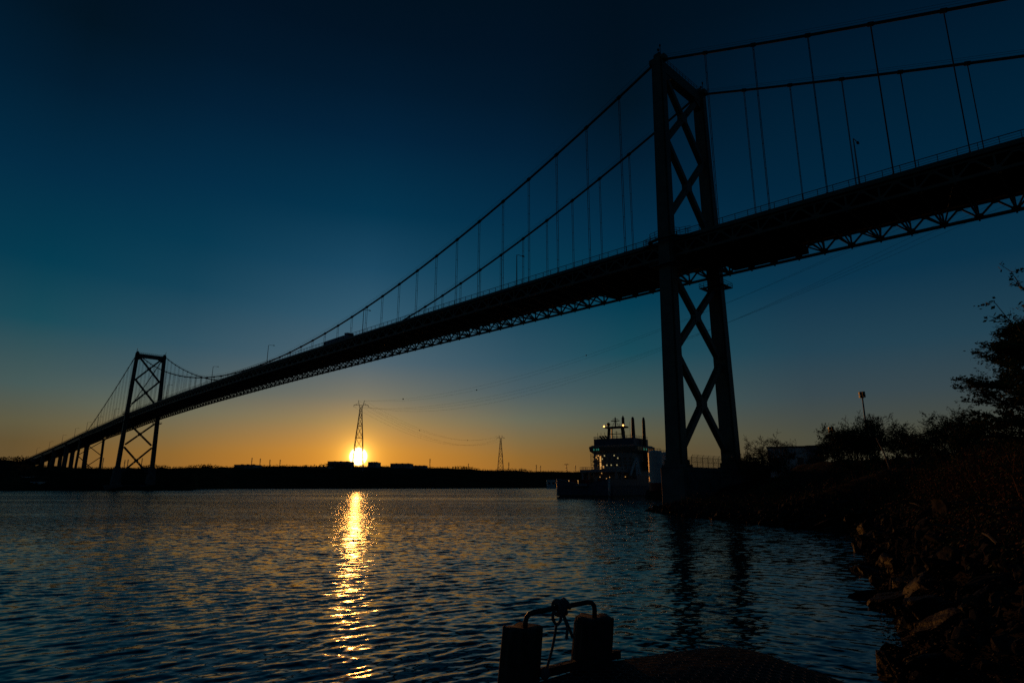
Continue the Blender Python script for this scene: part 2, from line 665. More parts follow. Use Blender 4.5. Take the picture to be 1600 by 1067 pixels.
def far_woods():
    rg = random.Random(21)
    vs, fs = [], []
    for k in range(5200):
        px = rg.uniform(-300, 1250)
        ci = int((px - PXs[0]) / 4)
        s = 1.0 - abs(rg.gauss(0, 0.03)) if rg.random() < 0.6 else rg.uniform(0.12, 1.0)
        D = SHO[ci] + (RID[ci] - SHO[ci]) * s
        x = far_xy(px, D)
        z = far_height(ci, s)
        hh = rg.uniform(1.6, 3.4) * (D / 1000) ** 0.7
        if rg.random() < 0.12:
            hh *= 1.35
        hh *= 0.75 + 0.9 * max(0, math.sin(px * 0.045) * math.sin(px * 0.019 + 1)) + (0.5 if px < 45 else 0)
        ww = hh * rg.uniform(0.45, 0.9)
        for q in range(9):
            a = rg.uniform(0, 6.28)
            rr_ = rg.random() ** 0.6 * ww * 0.5
            cx, cy, cz = x + math.cos(a) * rr_, D + math.sin(a) * rr_, z + hh * rg.uniform(0.05, 1)
            e = hh * rg.uniform(0.12, 0.26)
            n = len(vs)
            for m_ in range(3):
                b = rg.uniform(0, 6.28)
                vs.append((cx + e * math.cos(b), cy + e * 0.7 * rg.uniform(-1, 1), cz + e * math.sin(b)))
            fs.append((n, n + 1, n + 2))
    me = bpy.data.meshes.new('far_woods')
    me.from_pydata(vs, [], fs)
    me.materials.append(M['woods'])
    o = bpy.data.objects.new('far_woods', me)
    C.objects.link(o)
    tag(o, 'dark low woods along the crest of the far shore', 'woods', kind='stuff')


far_woods()

# ------------------------------------------------------------------ near shore on the right
YS = [-60, 0, 8, 14.1, 17.8, 22.2, 29.8, 45.9, 57, 61, 67.8, 73.6, 93, 104.5, 114, 135, 196, 200, 222, 294, 400, 900, 1100]
XS = [5.5, 7.2, 7.7, 8.5, 10.6, 12.9, 17.0, 25.6, 30.6, 29.5, 27.4, 26.0, 22.6, 22.2, 30.5, 38, 52, 43.5, 47.0, 98, 150, 320, 420]


def shore_x(y):
    return float(np.interp(y, YS, XS))


PR_A = ([-8, 0, 1, 4.5, 8, 14, 40, 120, 400], [-2.0, -0.15, 0.8, 2.9, 5.0, 7.2, 8.2, 9.5, 14])
PR_B = ([-8, -0.2, 0.6, 10, 40, 120, 400], [-3.0, -1.0, 2.6, 3.2, 6.0, 8.5, 14])


def _ground0(x, y):
    off = x - shore_x(y)
    w = min(1, max(0, (y - 112) / 18))
    a = float(np.interp(off * 0.88, *PR_A))
    b = float(np.interp(off * 0.9, *PR_B))
    return a * (1 - w) + b * w


def ground(x, y):
    z = _ground0(x, y)
    off = x - shore_x(y)
    if 66 < y < 120 and off > 0:                         # low flat point round the foot of the pier
        w = min(1, (y - 66) / 12) * min(1, (120 - y) / 6) * min(1, max(0, (26 - off) / 10))
        z = z * (1 - 0.66 * w)
    return z


offs = np.concatenate([[-8, -4, -2, -1], np.arange(0, 20, 0.7), [22, 26, 32, 40, 55, 80, 120, 200, 330]])
ys = np.concatenate([np.arange(-60, 5, 5.0), np.arange(5, 60, 0.7), np.arange(60, 132, 1.5), np.arange(134, 300, 8), [330, 400, 550, 800, 1100]])
P = np.zeros((len(ys), len(offs), 3))
nzr = np.random.default_rng(9)
for i, y in enumerate(ys):
    for j, of in enumerate(offs):
        x = shore_x(y) + of + (0.45 * math.sin(1.3 * y) + 0.35 * math.sin(3.1 * y + 1) + 0.3 * math.sin(0.47 * y)) * (1 if y < 110 and of < 6 else 0)
        z = ground(x, y)
        if y < 112 and of > -1:
            z += nzr.normal(0, 0.09 if of < 8 else 0.16)
        P[i, j] = (x, y, z)
o = grid_mesh('shore_ground', P, M['soil'])
tag(o, 'dark earth bank rising from the water on the right', 'bank', kind='structure')

# ------------------------------------------------------------------ suspension bridge
NX, NY, AZB = 38.0336, 121.6174, 0.7696
BD = Vector((-math.sin(AZB), math.cos(AZB), 0))          # along the bridge, away from the eye
SPAN = 426.7
bridge = empty('suspension_bridge', (NX, NY, 0), math.atan2(BD.y, BD.x))
tag(bridge, 'long green steel suspension bridge with two braced towers crossing the harbour', 'bridge')
ZT = 94.5
_tx = np.array([-400, -157, -55.6, 0, 105, 213, 320, 427, 502, 549, 579, 660, 770, 913, 1050.])
_tz = np.array([38, 46.6, 50.5, 52.3, 53.6, 54.1, 53.6, 51.6, 48.6, 47.3, 46.2, 42.5, 38.3, 33.5, 28.5])
_gx = np.linspace(-400, 1050, 1451)
_gz = np.interp(_gx, _tx, _tz)
_kz = np.ones(61) / 61
_gz = np.convolve(np.pad(_gz, 30, mode='edge'), _kz, 'valid')


def zdeck(t):
    return float(np.interp(t, _gx, _gz))


def zcable(t):
    if t < 0:
        return ZT + 0.385 * t * 1.04 + 0.00037 * t * t
    if t > SPAN:
        q = t - SPAN
        return ZT - 0.40 * q + 0.00037 * q * q
    return 54.9 + ((t - SPAN / 2) / (SPAN / 2)) ** 2 * (ZT - 54.9)


YC = 8.66


def leg_y(z):
    return YC + (ZT - z) / (ZT - 7.8) * 1.95


def tower(t0, zbase):
    tb = MB()                                            # the tower's own mesh: top strut and deck-level strut
    for s in (1,):
        tb.box(t0 - 0.9, t0 + 0.9, -7.9, 7.9, 91.5, 94.2)
        for sg in (-1, 1):
            tb.prism([(t0 - 0.8, sg * 7.6), (t0 + 0.8, sg * 7.6), (t0 + 0.8, sg * 4.6), (t0 - 0.8, sg * 4.6)] if sg < 0 else
                     [(t0 - 0.8, 4.6), (t0 + 0.8, 4.6), (t0 + 0.8, 7.6), (t0 - 0.8, 7.6)],
                     lambda x, y: 91.5 - max(0, (abs(y) - 4.6) / 3.0 * 1.9), 91.6)
    tw = tb.build('tower', M['steel'], bridge)
    # railing along the top strut
    rb = MB()
    for xx in (t0 - 0.85, t0 + 0.85):
        for k in range(13):
            y = -7.5 + k * 1.25
            rb.beam((xx, y, 94.2), (xx, y, 95.3), 0.07, 0.07)
        for hz in (94.75, 95.3):
            rb.beam((xx, -7.6, hz), (xx, 7.6, hz), 0.06, 0.06)
    rb.build('catwalk_railing', M['steel'], tw)
    for sg in (1, -1):
        lb = MB()
        rings = []
        for z in (zbase, zbase + 0.9, zbase + 0.95, 30, 46, 60, 80, 92.6, ZT):
            f = (ZT - z) / (ZT - 7.8)
            Lh, Wh = 1.32 + 0.38 * f, 1.02 + 0.26 * f
            if z <= zbase + 0.91:
                Lh, Wh = Lh + 0.25, Wh + 0.25
            n_ = 0.32
            c = sg * leg_y(z)
            prof = [(Lh, Wh - n_), (Lh - n_, Wh - n_), (Lh - n_, Wh), (-Lh + n_, Wh), (-Lh + n_, Wh - n_), (-Lh, Wh - n_),
                    (-Lh, -Wh + n_), (-Lh + n_, -Wh + n_), (-Lh + n_, -Wh), (Lh - n_, -Wh), (Lh - n_, -Wh + n_), (Lh, -Wh + n_)]
            rings.append([(t0 + a, c + b, z) for a, b in prof])
        lb.loft(rings)
        for z in np.arange(zbase + 9, 92, 9.3):          # splice plates
            f = (ZT - z) / (ZT - 7.8)
            Lh, Wh = 1.335 + 0.38 * f, 1.035 + 0.26 * f
            c = sg * leg_y(z)
            lb.box(t0 - Lh + 0.3, t0 + Lh - 0.3, c - Wh, c + Wh, z, z + 0.5)
        lg = lb.build('leg', M['steel'], tw)
        sb = MB()                                        # saddle housing where the cable crosses
        c = sg * YC
        sb.prism([(t0 - 1.9, c - 0.75), (t0 + 1.9, c - 0.75), (t0 + 1.9, c + 0.75), (t0 - 1.9, c + 0.75)], ZT - 0.7,
                 lambda x, y: ZT + 0.45)
        sb.box(t0 - 0.8, t0 + 0.8, c - 0.6, c + 0.6, ZT + 0.45, ZT + 1.25)
        sb.build('saddle', M['steel'], tw)
        ab = MB()                                        # small aerial and beacon frame
        ab.beam((t0 - 0.9, c + sg * 0.5, ZT + 0.4), (t0 - 0.9, c + sg * 0.5, ZT + 2.9), 0.12, 0.12)
        ab.beam((t0 - 0.4, c + sg * 0.5, ZT + 0.4), (t0 - 0.4, c + sg * 0.5, ZT + 2.2), 0.1, 0.1)
        ab.beam((t0 - 0.9, c + sg * 0.5, ZT + 1.4), (t0 + 0.6, c + sg * 0.5, ZT + 1.4), 0.08, 0.08)
        ab.lathe([(0.16, 0), (0.2, 0.2), (0.16, 0.5)], 8, (t0 - 0.9, c + sg * 0.5, ZT + 2.7))
        ab.box(t0 - 0.6, t0 - 0.25, c + sg * 0.5 - 0.2, c + sg * 0.5 + 0.2, ZT + 1.9, ZT + 2.3)
        ab.build('beacon_mast', M['dark'], tw)
        # little inspection platform under the deck
        pb = MB()
        z = zdeck(t0) - 5.7
        c = sg * leg_y(z)
        x0, x1, y0, y1 = t0 - 2.7, t0 + 2.7, c - 2.4, c + 2.4
        for (a0, a1, b0, b1) in ((x0, x1, y0, c - 1.35), (x0, x1, c + 1.35, y1), (x0, t0 - 1.75, c - 1.35, c + 1.35), (t0 + 1.75, x1, c - 1.35, c + 1.35)):
            pb.box(a0, a1, b0, b1, z, z + 0.15)
        for hz in (0.55, 1.1):
            for a, b in (((x0, y0), (x1, y0)), ((x1, y0), (x1, y1)), ((x1, y1), (x0, y1)), ((x0, y1), (x0, y0))):
                pb.beam((*a, z + hz), (*b, z + hz), 0.07, 0.07)
        for q in range(6):
            xx = x0 + q * (x1 - x0) / 5
            for yy in (y0, y1):
                pb.beam((xx, yy, z), (xx, yy, z + 1.15), 0.07, 0.07)
        pb.build('inspection_platform', M['steel'], tw)
        # bulging footway railing round the leg at deck level
        wb = MB()
        z = zdeck(t0)
        pts = [(t0 + 5.5, sg * 9.6), (t0 + 3.4, sg * 10.2), (t0 + 2.6, sg * 11.6), (t0, sg * 12.0), (t0 - 2.6, sg * 11.6), (t0 - 3.4, sg * 10.2), (t0 - 5.5, sg * 9.6)]
        for a, b in zip(pts, pts[1:]):
            for hz in (0.5, 0.95, 1.5):
                wb.beam((*a, z + hz), (*b, z + hz), 0.07, 0.07)
            wb.beam((*a, z - 0.25), (*b, z - 0.25), 0.9, 0.25)
            wb.beam((*a, z - 0.3), (*a, z + 1.5), 0.09, 0.09)
            m_ = ((a[0] + b[0]) / 2, (a[1] + b[1]) / 2)
            wb.beam((*m_, z - 0.3), (*m_, z + 1.5), 0.07, 0.07)
        wb.build('footway_bulge', M['steel'], tw)
    for (z1, z0, yi) in ((90.3, 77.8, 5.6), (73.6, 60.7, 5.7), (43.6, 32.5, 6.0), (26.9, 13.1, 6.5)):
        k = (z1 - z0) / (2 * yi)
        cb = MB()
        e = yi + 2.0
        zm = (z1 + z0) / 2
        for sg, w in ((1, 1.15), (-1, 1.10)):
            p, q = Vector((t0, sg * e, zm + k * e)), Vector((t0, -sg * e, zm - k * e))
            dd = (q - p).normalized()
            nn = Vector((0, -dd.z, dd.y))
            for lo, hi in ((0, 0.405), (0.43, 0.57), (0.595, 1.0)):
                cb.beam(p.lerp(q, lo), p.lerp(q, hi), w, 1.1, up=nn)
            for so_ in (-0.36, 0.36):                    # flanges carry through past the slots
                cb.beam(p.lerp(q, 0.4) + nn * so_, p.lerp(q, 0.6) + nn * so_, w - 0.02, 0.36, up=nn)
        cb.box(t0 - 0.6, t0 + 0.6, -1.1, 1.1, zm - 1.1, zm + 1.1)
        cb.build('cross_brace', M['steel'], tw)
    return tw


tower(0.0, 7.8)
tower(SPAN, 15.0)

# piers
pb = MB()
pb.prism([(-2.5, -15.0), (2.5, -15.0), (2.5, 12.2), (2.3, 12.45), (-2.3, 12.45), (-2.5, 12.2)], -4, 7.2)
pb.box(-2.65, 2.65, -15.2, 12.1, 6.7, 7.35)
for sg in (1, -1):
    c = sg * leg_y(7.8)
    pb.box(-2.2, 2.2, c - 1.7, c + 1.7, 7.3, 7.85)
for k in range(7):                                       # form-work ribs on the face
    y = -13 + k * 4.0
    pb.box(-2.62, -2.45, y, y + 0.5, -1, 6.7)
near_pier = pb.build('pier', M['concrete'], bridge)
tag(near_pier, 'near concrete pier standing at the water edge')
pb = MB()
pb.prism([(SPAN - 6, -17), (SPAN + 6, -17), (SPAN + 6, 17), (SPAN - 6, 17)], -4, 3.6)
for sg in (1, -1):
    c = sg * leg_y(15)
    pb.loft([[(SPAN + a * s, c + b * s, z) for a, b in ((-3.4, -3.2), (3.4, -3.2), (3.4, 3.2), (-3.4, 3.2))] for z, s in ((3.5, 0.85), (15.05, 0.62))])
pb.build('pier', M['concrete'], bridge)

# main cables
hang_t = [10.7 + 9.65 * k for k in range(43)]
hang_t += [-10.8 - 9.75 * k for k in range(14)] + [SPAN + 10.8 + 9.75 * k for k in range(12)]
hang_t = [t for t in hang_t if zcable(t) > zdeck(t) + 0.7]
for sg in (1, -1):
    cb = MB()
    ts = np.concatenate([np.linspace(-157, 0, 60), np.linspace(0, SPAN, 150)[1:], np.linspace(SPAN, SPAN + 157, 60)[1:]])
    cb.tube([(t, sg * YC, zcable(t)) for t in ts], 0.27, 8)
    for t in hang_t:
        a, b = Vector((t - 0.4, sg * YC, zcable(t - 0.4))), Vector((t + 0.4, sg * YC, zcable(t + 0.4)))
        cb.tube([a, b], 0.40, 8)
    mc = cb.build('main_cable', M['cable'], bridge, smooth=False)
    hb = MB()                                            # hand strands above the cable
    hb.tube([(t, sg * YC + 0.35, zcable(t) + 1.0) for t in ts], 0.025, 3)
    hb.tube([(t, sg * YC - 0.35, zcable(t) + 1.0) for t in ts], 0.025, 3)
    hb.build('hand_strand', M['cable'], mc)

# hangers: each a pair of ropes
eye = Vector((0, 0, H))
bm4 = Matrix.Translation((NX, NY, 0)) @ Matrix.Rotation(math.atan2(BD.y, BD.x), 4, 'Z')
allh = []
for t in hang_t:
    for sg in (1, -1):
        p = bm4 @ Vector((t, sg * YC, zdeck(t)))
        allh.append(((p - eye).length + (400 if t < -75 else 0), t, sg))
allh.sort()


def hanger_into(hb, t, sg):
    z1, z0 = zcable(t), zdeck(t) - 0.3
    for dy in (-0.27, 0.27):
        hb.tube([(t, sg * YC + dy, z0), (t, sg * YC + dy, z1)], 0.06, 5, cap=False)
    zz = z0 + 4
    while zz < z1 - 1:
        hb.box(t - 0.03, t + 0.03, sg * YC - 0.27, sg * YC + 0.27, zz, zz + 0.07)
        zz += 5.0
    hb.box(t - 0.14, t + 0.14, sg * YC - 0.36, sg * YC + 0.36, z0, z0 + 0.9)


for _, t, sg in allh[:100]:
    hb = MB()
    hanger_into(hb, t, sg)
    hb.build('hanger', M['cable'], bridge)
hb = MB()
for _, t, sg in allh[100:]:
    hanger_into(hb, t, sg)
ho = hb.build('distant_hanger', M['cable'], bridge)
ho['kind'] = 'stuff'

# deck
PANEL = 4.85
db = MB()
st = np.arange(-160, 1040.1, 10.0)
rings = []
for t in st:
    z = zdeck(t)
    rings.append([(t, -9.5, z), (t, -9.5, z - 0.55), (t, -8.2, z - 0.7), (t, 8.2, z - 0.7), (t, 9.5, z - 0.55), (t, 9.5, z)])
db.loft(rings)
deck = db.build('deck', [M['asphalt']], bridge)
for sg in (1, -1):
    eb = MB()                                            # edge beam and kerb
    for a, b in zip(st, st[1:]):
        eb.beam((a, sg * 9.62, zdeck(a) - 0.2), (b, sg * 9.62, zdeck(b) - 0.2), 0.22, 0.75)
    eb.build('edge_beam', M['steel'], deck)
    rb = MB()
    tt = np.arange(-160, 1000, 2.425)
    for t in tt:
        rb.beam((t, sg * 9.6, zdeck(t) + 0.1), (t, sg * 9.6, zdeck(t) + 1.3), 0.1, 0.08)
    for a, b in zip(tt[::4], tt[4::4]):
        for hz, w in ((1.3, 0.1), (0.9, 0.04), (0.5, 0.04)):
            rb.beam((a, sg * 9.6, zdeck(a) + hz), (b, sg * 9.6, zdeck(b) + hz), w, w)
    rb.build('railing', M['steel'], deck)
bb = MB()                                                # crash barriers beside the lanes
for sg in (1, -1):
    for a, b in zip(st, st[1:]):
        bb.beam((a, sg * 7.4, zdeck(a) + 0.45), (b, sg * 7.4, zdeck(b) + 0.45), 0.15, 0.35)
for t in np.arange(-158, 1000, 4.0):
    for sg in (1, -1):
        bb.beam((t, sg * 7.4, zdeck(t)), (t, sg * 7.4, zdeck(t) + 0.6), 0.14, 0.14)
bb.build('crash_barrier', M['galv'], deck)

# stiffening trusses
TD = 3.35
T0, T1 = -157.0, SPAN + 157
npan = int((T1 - T0) / PANEL)
off0 = (10.7 - T0) % PANEL
nodes = [T0 + off0 + PANEL * k for k in range(npan)]
for sg in (1, -1):
    tb = MB()
    y = sg * 9.0
    for a, b in zip(nodes, nodes[1:]):
        za, zb = zdeck(a), zdeck(b)
        m_ = (a + b) / 2
        zm = zdeck(m_)
        tb.beam((a, y, za - TD), (b, y, zb - TD), 0.5, 0.48)
        tb.beam((a, y, za - 0.85), (b, y, zb - 0.85), 0.42, 0.36)
        tb.beam((a, y, za - TD), (a, y, za - 0.8), 0.26, 0.26)
        tb.beam((a, y, za - TD + 0.1), (m_, y, zm - 0.85), 0.28, 0.28)
        tb.beam((m_, y, zm - 0.85), (b, y, zb - TD + 0.1), 0.28, 0.28)
        tb.box(a - 0.62, a + 0.62, y - 0.16, y + 0.16, za - TD, za - TD + 0.75)
        tb.box(m_ - 0.55, m_ + 0.55, y - 0.15, y + 0.15, zm - 1.35, zm - 0.8)
        tb.box(a - 0.12, a + 0.12, y - 0.12, y + 0.12, za - TD - 0.5, za - TD - 0.2)
    tb.build('stiffening_truss', M['steel'], bridge)
fb = MB()
for k, a in enumerate(nodes):
    za = zdeck(a)
    fb.beam((a, -9, za - 1.15), (a, 9, za - 1.15), 0.3, 0.9)
    fb.beam((a, -9, za - TD), (a, 9, za - TD), 0.26, 0.26)
    fb.beam((a, -9, za - TD), (a, -3, za - 1.3), 0.22, 0.22)
    fb.beam((a, 9, za - TD), (a, 3, za - 1.3), 0.22, 0.22)
    fb.beam((a, -3, za - 1.3), (a, 0, za - TD), 0.18, 0.18)
    fb.beam((a, 3, za - 1.3), (a, 0, za - TD), 0.18, 0.18)
    if k + 1 < len(nodes):
        b = nodes[k + 1]
        zb = zdeck(b)
        s_ = 1 if k % 2 else -1
        fb.beam((a, -9 * s_, za - TD + 0.06), (b, 9 * s_, zb - TD + 0.06), 0.22, 0.2)
        for yy in (-6, -3, 0, 3, 6):
            fb.beam((a, yy, za - 0.85), (b, yy, zb - 0.85), 0.18, 0.4)
fb.build('floor_framing', M['steel'], bridge)
for a, b in ((8.3, 26.5), (-20.5, -5.2)):                # sheeted work enclosures slung under the deck either side of the tower
    wb = MB()
    sa, sb_ = zdeck(a), zdeck(b)
    zf = lambda x, y: zdeck(x) - TD + 0.32
    wb.prism([(a, -8.6), (b, -8.6), (b, 8.5), (a, 8.5)], lambda x, y: zdeck(x) - TD + 0.30, lambda x, y: zdeck(x) - 1.75)
    wb.build('work_enclosure', M['tarp'], bridge)
# approach viaduct girders and bents
gb = MB()
ts = np.arange(T1 + 0.4, 1040, 12.0)
for sg in (1, -1):
    for yy in (8.2, 3.0):
        for a, b in zip(ts, ts[1:]):
            gb.beam((a, sg * yy, zdeck(a) - 2.0), (b, sg * yy, zdeck(b) - 2.0), 0.5, 2.7)
gb.build('approach_girder', M['steel'], bridge)


def bent(t, steel):
    zt_ = zdeck(t) - 3.6
    bb_ = MB()
    w = 1.7 if steel else 3.4
    for sg in (1, -1):
        ybot = 9.4 if steel else 8.2
        bb_.loft([[(t + a * w / 2, sg * yy + b * w / 2, z) for a, b in ((-1, -1), (1, -1), (1, 1), (-1, 1))] for z, yy in ((-1.0, ybot), (zt_, 8.4 if steel else 7.6))])
    bb_.box(t - 1.1, t + 1.1, -9.8, 9.8, zt_, zt_ + 1.6 if not steel else zt_ + 0.9)
    if steel:
        for z1, z0 in ((zt_ - 0.5, zt_ - 14), (zt_ - 14.5, zt_ - 30)):
            for sg in (1, -1):
                bb_.beam((t, sg * 8.6, z1), (t, -sg * 8.9, z0), 0.6, 0.6, up=(1, 0, 0))
    bb_.build('approach_bent', M['steel'] if steel else M['concrete'], bridge)


bent(T1, True)
for t in (648, 716, 784, 852, 920):
    bent(t, False)
bent(T0, True)

# ---------------- fence on the near pier
fence = empty('chain_link_fence', bm4 @ Vector((-2.35, 0, 7.35)), math.atan2(BD.y, BD.x))
tag(fence, 'chain link fence with slanted barbed top between the tower legs on the pier', 'fence')
fb = MB()
pts = [(0, -12.5), (0, 9.5)]
for k in range(12):
    fb = MB()
    y = -12.5 + k * 2.0
    fb.beam((0, y, 0), (0, y, 1.9), 0.07, 0.07)
    fb.beam((0, y, 1.9), (-0.35, y, 2.3), 0.05, 0.05)
    fb.build('post', M['dark'], fence)
nb = MB()
for z in (0.05, 0.95, 1.85):
    nb.beam((0, -12.5, z), (0, 9.5, z), 0.05, 0.05)
k = 0
y = -12.5
while y < 9.5:
    nb.beam((0, y, 0.05), (0, y + 1.8, 1.85), 0.012, 0.012, up=(1, 0, 0))
    nb.beam((0.013, y + 1.8, 0.05), (0.013, y, 1.85), 0.012, 0.012, up=(1, 0, 0))
    y += 0.16
for q in range(3):
    nb.beam((-0.1 - 0.11 * q, -12.5, 2.02 + 0.12 * q), (-0.1 - 0.11 * q, 9.5, 2.02 + 0.12 * q), 0.025, 0.025)
nb.build('wire_mesh', M['dark'], fence)

# ---------------- lamps on the bridge
def lamp_proto():
    r_ = empty('street_lamp', (0, 0, 0))
    b = MB()
    b.tube([(0, 0, 0), (0, 0, 4), (0, 0, 8.5)], [0.16, 0.13, 0.10], 6)
    b.box(-0.25, 0.25, -0.25, 0.25, 0, 0.3)
    b.build('pole', M['galv'], r_)
    b = MB()
    b.tube([(0, 0, 8.3), (0, -0.5, 8.62), (0, -2.1, 8.75)], 0.07, 6)
    b.build('arm', M['galv'], r_)
    b = MB()
    b.loft([[(-0.12, -1.9, 8.68), (0.12, -1.9, 8.68), (0.12, -1.9, 8.82), (-0.12, -1.9, 8.82)],
            [(-0.2, -2.2, 8.62), (0.2, -2.2, 8.62), (0.17, -2.2, 8.9), (-0.17, -2.2, 8.9)],
            [(-0.16, -2.75, 8.66), (0.16, -2.75, 8.66), (0.12, -2.75, 8.8), (-0.12, -2.75, 8.8)]])
    b.build('lamp_head', M['dark'], r_)
    return r_


lp = lamp_proto()
rzb = math.atan2(BD.y, BD.x)
LT = [-35.3, 43.6, 118.0, 196.0, 263.4, 340.0, 400.0, 468.0, 520.0, 562.0, 612.0, 672.0, 745.0, 830.0]
LAB = ['street lamp on the bridge to the right of the near tower',
       'first street lamp on the bridge left of the near tower',
       'street lamp on the bridge just right of the truck',
       'street lamp on the bridge just left of the truck',
       'street lamp on the bridge midway between the truck and the far tower',
       'street lamp where the main cable dips to the deck before the far tower',
       'first street lamp on the bridge right of the far tower',
       'first street lamp on the bridge beyond the far tower',
       'second street lamp on the bridge beyond the far tower',
       'third street lamp on the bridge beyond the far tower',
       'first street lamp on the approach viaduct past the end of the main cable',
       'second street lamp on the approach viaduct past the end of the main cable',
       'third street lamp on the approach viaduct past the end of the main cable',
       'last street lamp at the far end of the approach viaduct']
for k, (t, lb) in enumerate(zip(LT, LAB)):
    o = lp if k == 0 else copy_tree(lp)
    o.location = bm4 @ Vector((t, 9.1, zdeck(t) + 0.02))
    o.rotation_euler = (0, 0, rzb)
    tag(o, lb, 'street lamp', 'street lamps along the bridge')

# ---------------- truck on the bridge
def truck():
    t0 = 139.5
    p = bm4 @ Vector((t0, 5.4, zdeck(t0) + 0.004))
    r_ = empty('articulated_truck', p, rzb + math.pi)      # local +x towards the near tower
    tag(r_, 'dark blue articulated truck driving over the middle of the bridge', 'truck')
    b = MB()
    b.box(-11, 4.0, -1.25, 1.25, 1.15, 2.95)
    for k in range(14):
        x = -10.5 + k * 1.08
        b.box(x, x + 0.08, -1.29, 1.29, 1.2, 2.9)
    b.box(-10.8, 3.8, -0.5, 0.5, 0.95, 1.25)
    b.build('trailer', M['truckblue'], r_)
    b = MB()
    b.prism([(4.6, -1.2), (7.0, -1.2), (7.0, 1.2), (4.6, 1.2)], 1.0, lambda x, y: 3.75 - max(0, x - 4.6) * 0.12)
    b.prism([(7.0, -1.1), (8.8, -1.0), (8.8, 1.0), (7.0, 1.1)], 0.9, lambda x, y: 2.35 - (x - 7) * 0.15)
    cab = b.build('cab', M['truckblue'], r_)
    b = MB()
    b.add([(7.02, -1.0, 2.5), (7.02, 1.0, 2.5), (7.02, 1.0, 3.4), (7.02, -1.0, 3.4)], [(0, 1, 2, 3)])
    b.build('windscreen', M['glass'], cab)
    for x in (-9.4, -8.1, 4.9, 6.0, 8.1):
        for s in (-1, 1):
            w = MB()
            w.lathe([(0.3, -0.16), (0.5, -0.14), (0.5, 0.14), (0.3, 0.16)], 14)
            w.v = [(x + a, s * 1.05 + c, 0.5 + b_) for a, b_, c in w.v]
            w.build('wheel', M['rubber'], r_)


truck()

# ------------------------------------------------------------------ transmission towers and their wires
def pylon(name, loc, rz, s, label, cat='transmission tower', group=None, detail=True, thick=1.0):
    r_ = empty(name, loc, rz)
    tag(r_, label, cat, group)
    b = MB()
    lv = [(0, 12.5), (16, 10.8), (34, 9.0), (53, 7.2), (71, 5.0), (84, 3.6), (98, 2.3)]
    tl, tb_ = 0.62 * thick, 0.34 * thick
    for (z0, w0), (z1, w1) in zip(lv, lv[1:]):
        w0, w1 = w0 * 0.72, w1 * 0.72
        c0 = [(-w0, -w0), (w0, -w0), (w0, w0), (-w0, w0)]
        c1 = [(-w1, -w1), (w1, -w1), (w1, w1), (-w1, w1)]
        for i in range(4):
            j = (i + 1) % 4
            b.beam((*c0[i], z0), (*c1[i], z1), tl, tl)
            b.beam((*c0[i], z0), (*c1[j], z1), tb_, tb_)
            b.beam((*c0[j], z0), (*c1[i], z1), tb_, tb_)
            b.beam((*c1[i], z1), (*c1[j], z1), tl * 0.8, tl * 0.8)
            if detail:
                m0 = ((c0[i][0] + c0[j][0]) / 2, (c0[i][1] + c0[j][1]) / 2, z0)
                q = Vector((*c0[i], z0)).lerp(Vector((*c1[i], z1)), 0.5)
                q2 = Vector((*c0[j], z0)).lerp(Vector((*c1[j], z1)), 0.5)
                b.beam(m0, q, tb_ * 0.8, tb_ * 0.8)
                b.beam(m0, q2, tb_ * 0.8, tb_ * 0.8)
    b.v = [(x * s, y * s, z * s) for x, y, z in b.v]
    b.build('lattice_body', M['galv'], r_)
    h = MB()                                             # the forked head
    for sg in (-1, 1):
        for yy in (-1.2, 1.2):
            h.beam((sg * 1.7, yy, 98), (sg * 4.6, yy * 0.5, 111), tl * 0.85, tl * 0.85)
            h.beam((sg * 1.7, -yy, 98), (sg * 3.2, yy, 104), tb_, tb_)
            h.beam((-sg * 1.7, yy, 98), (sg * 3.1, yy, 103.4), tb_, tb_)
        h.beam((sg * 3.3, 0, 104), (sg * 11.5, 0, 103.2), tl * 0.8, tl * 0.8)
        h.beam((sg * 3.9, 0, 107), (sg * 11.3, 0, 103.4), tb_, tb_)
        h.beam((sg * 7, 0, 103.6), (sg * 6.6, 0, 105.6), tb_, tb_)
        h.beam((sg * 11.2, 0, 103.2), (sg * 11.2, 0, 100.8), tb_ * 1.3, tb_ * 1.3)
    h.beam((-3.3, 0, 104), (3.3, 0, 104), tl * 0.8, tl * 0.8)
    h.beam((0, 0, 104), (0, 0, 101.6), tb_ * 1.3, tb_ * 1.3)
    h.v = [(x * s, y * s, z * s) for x, y, z in h.v]
    h.build('crossarm', M['galv'], r_)
    return r_


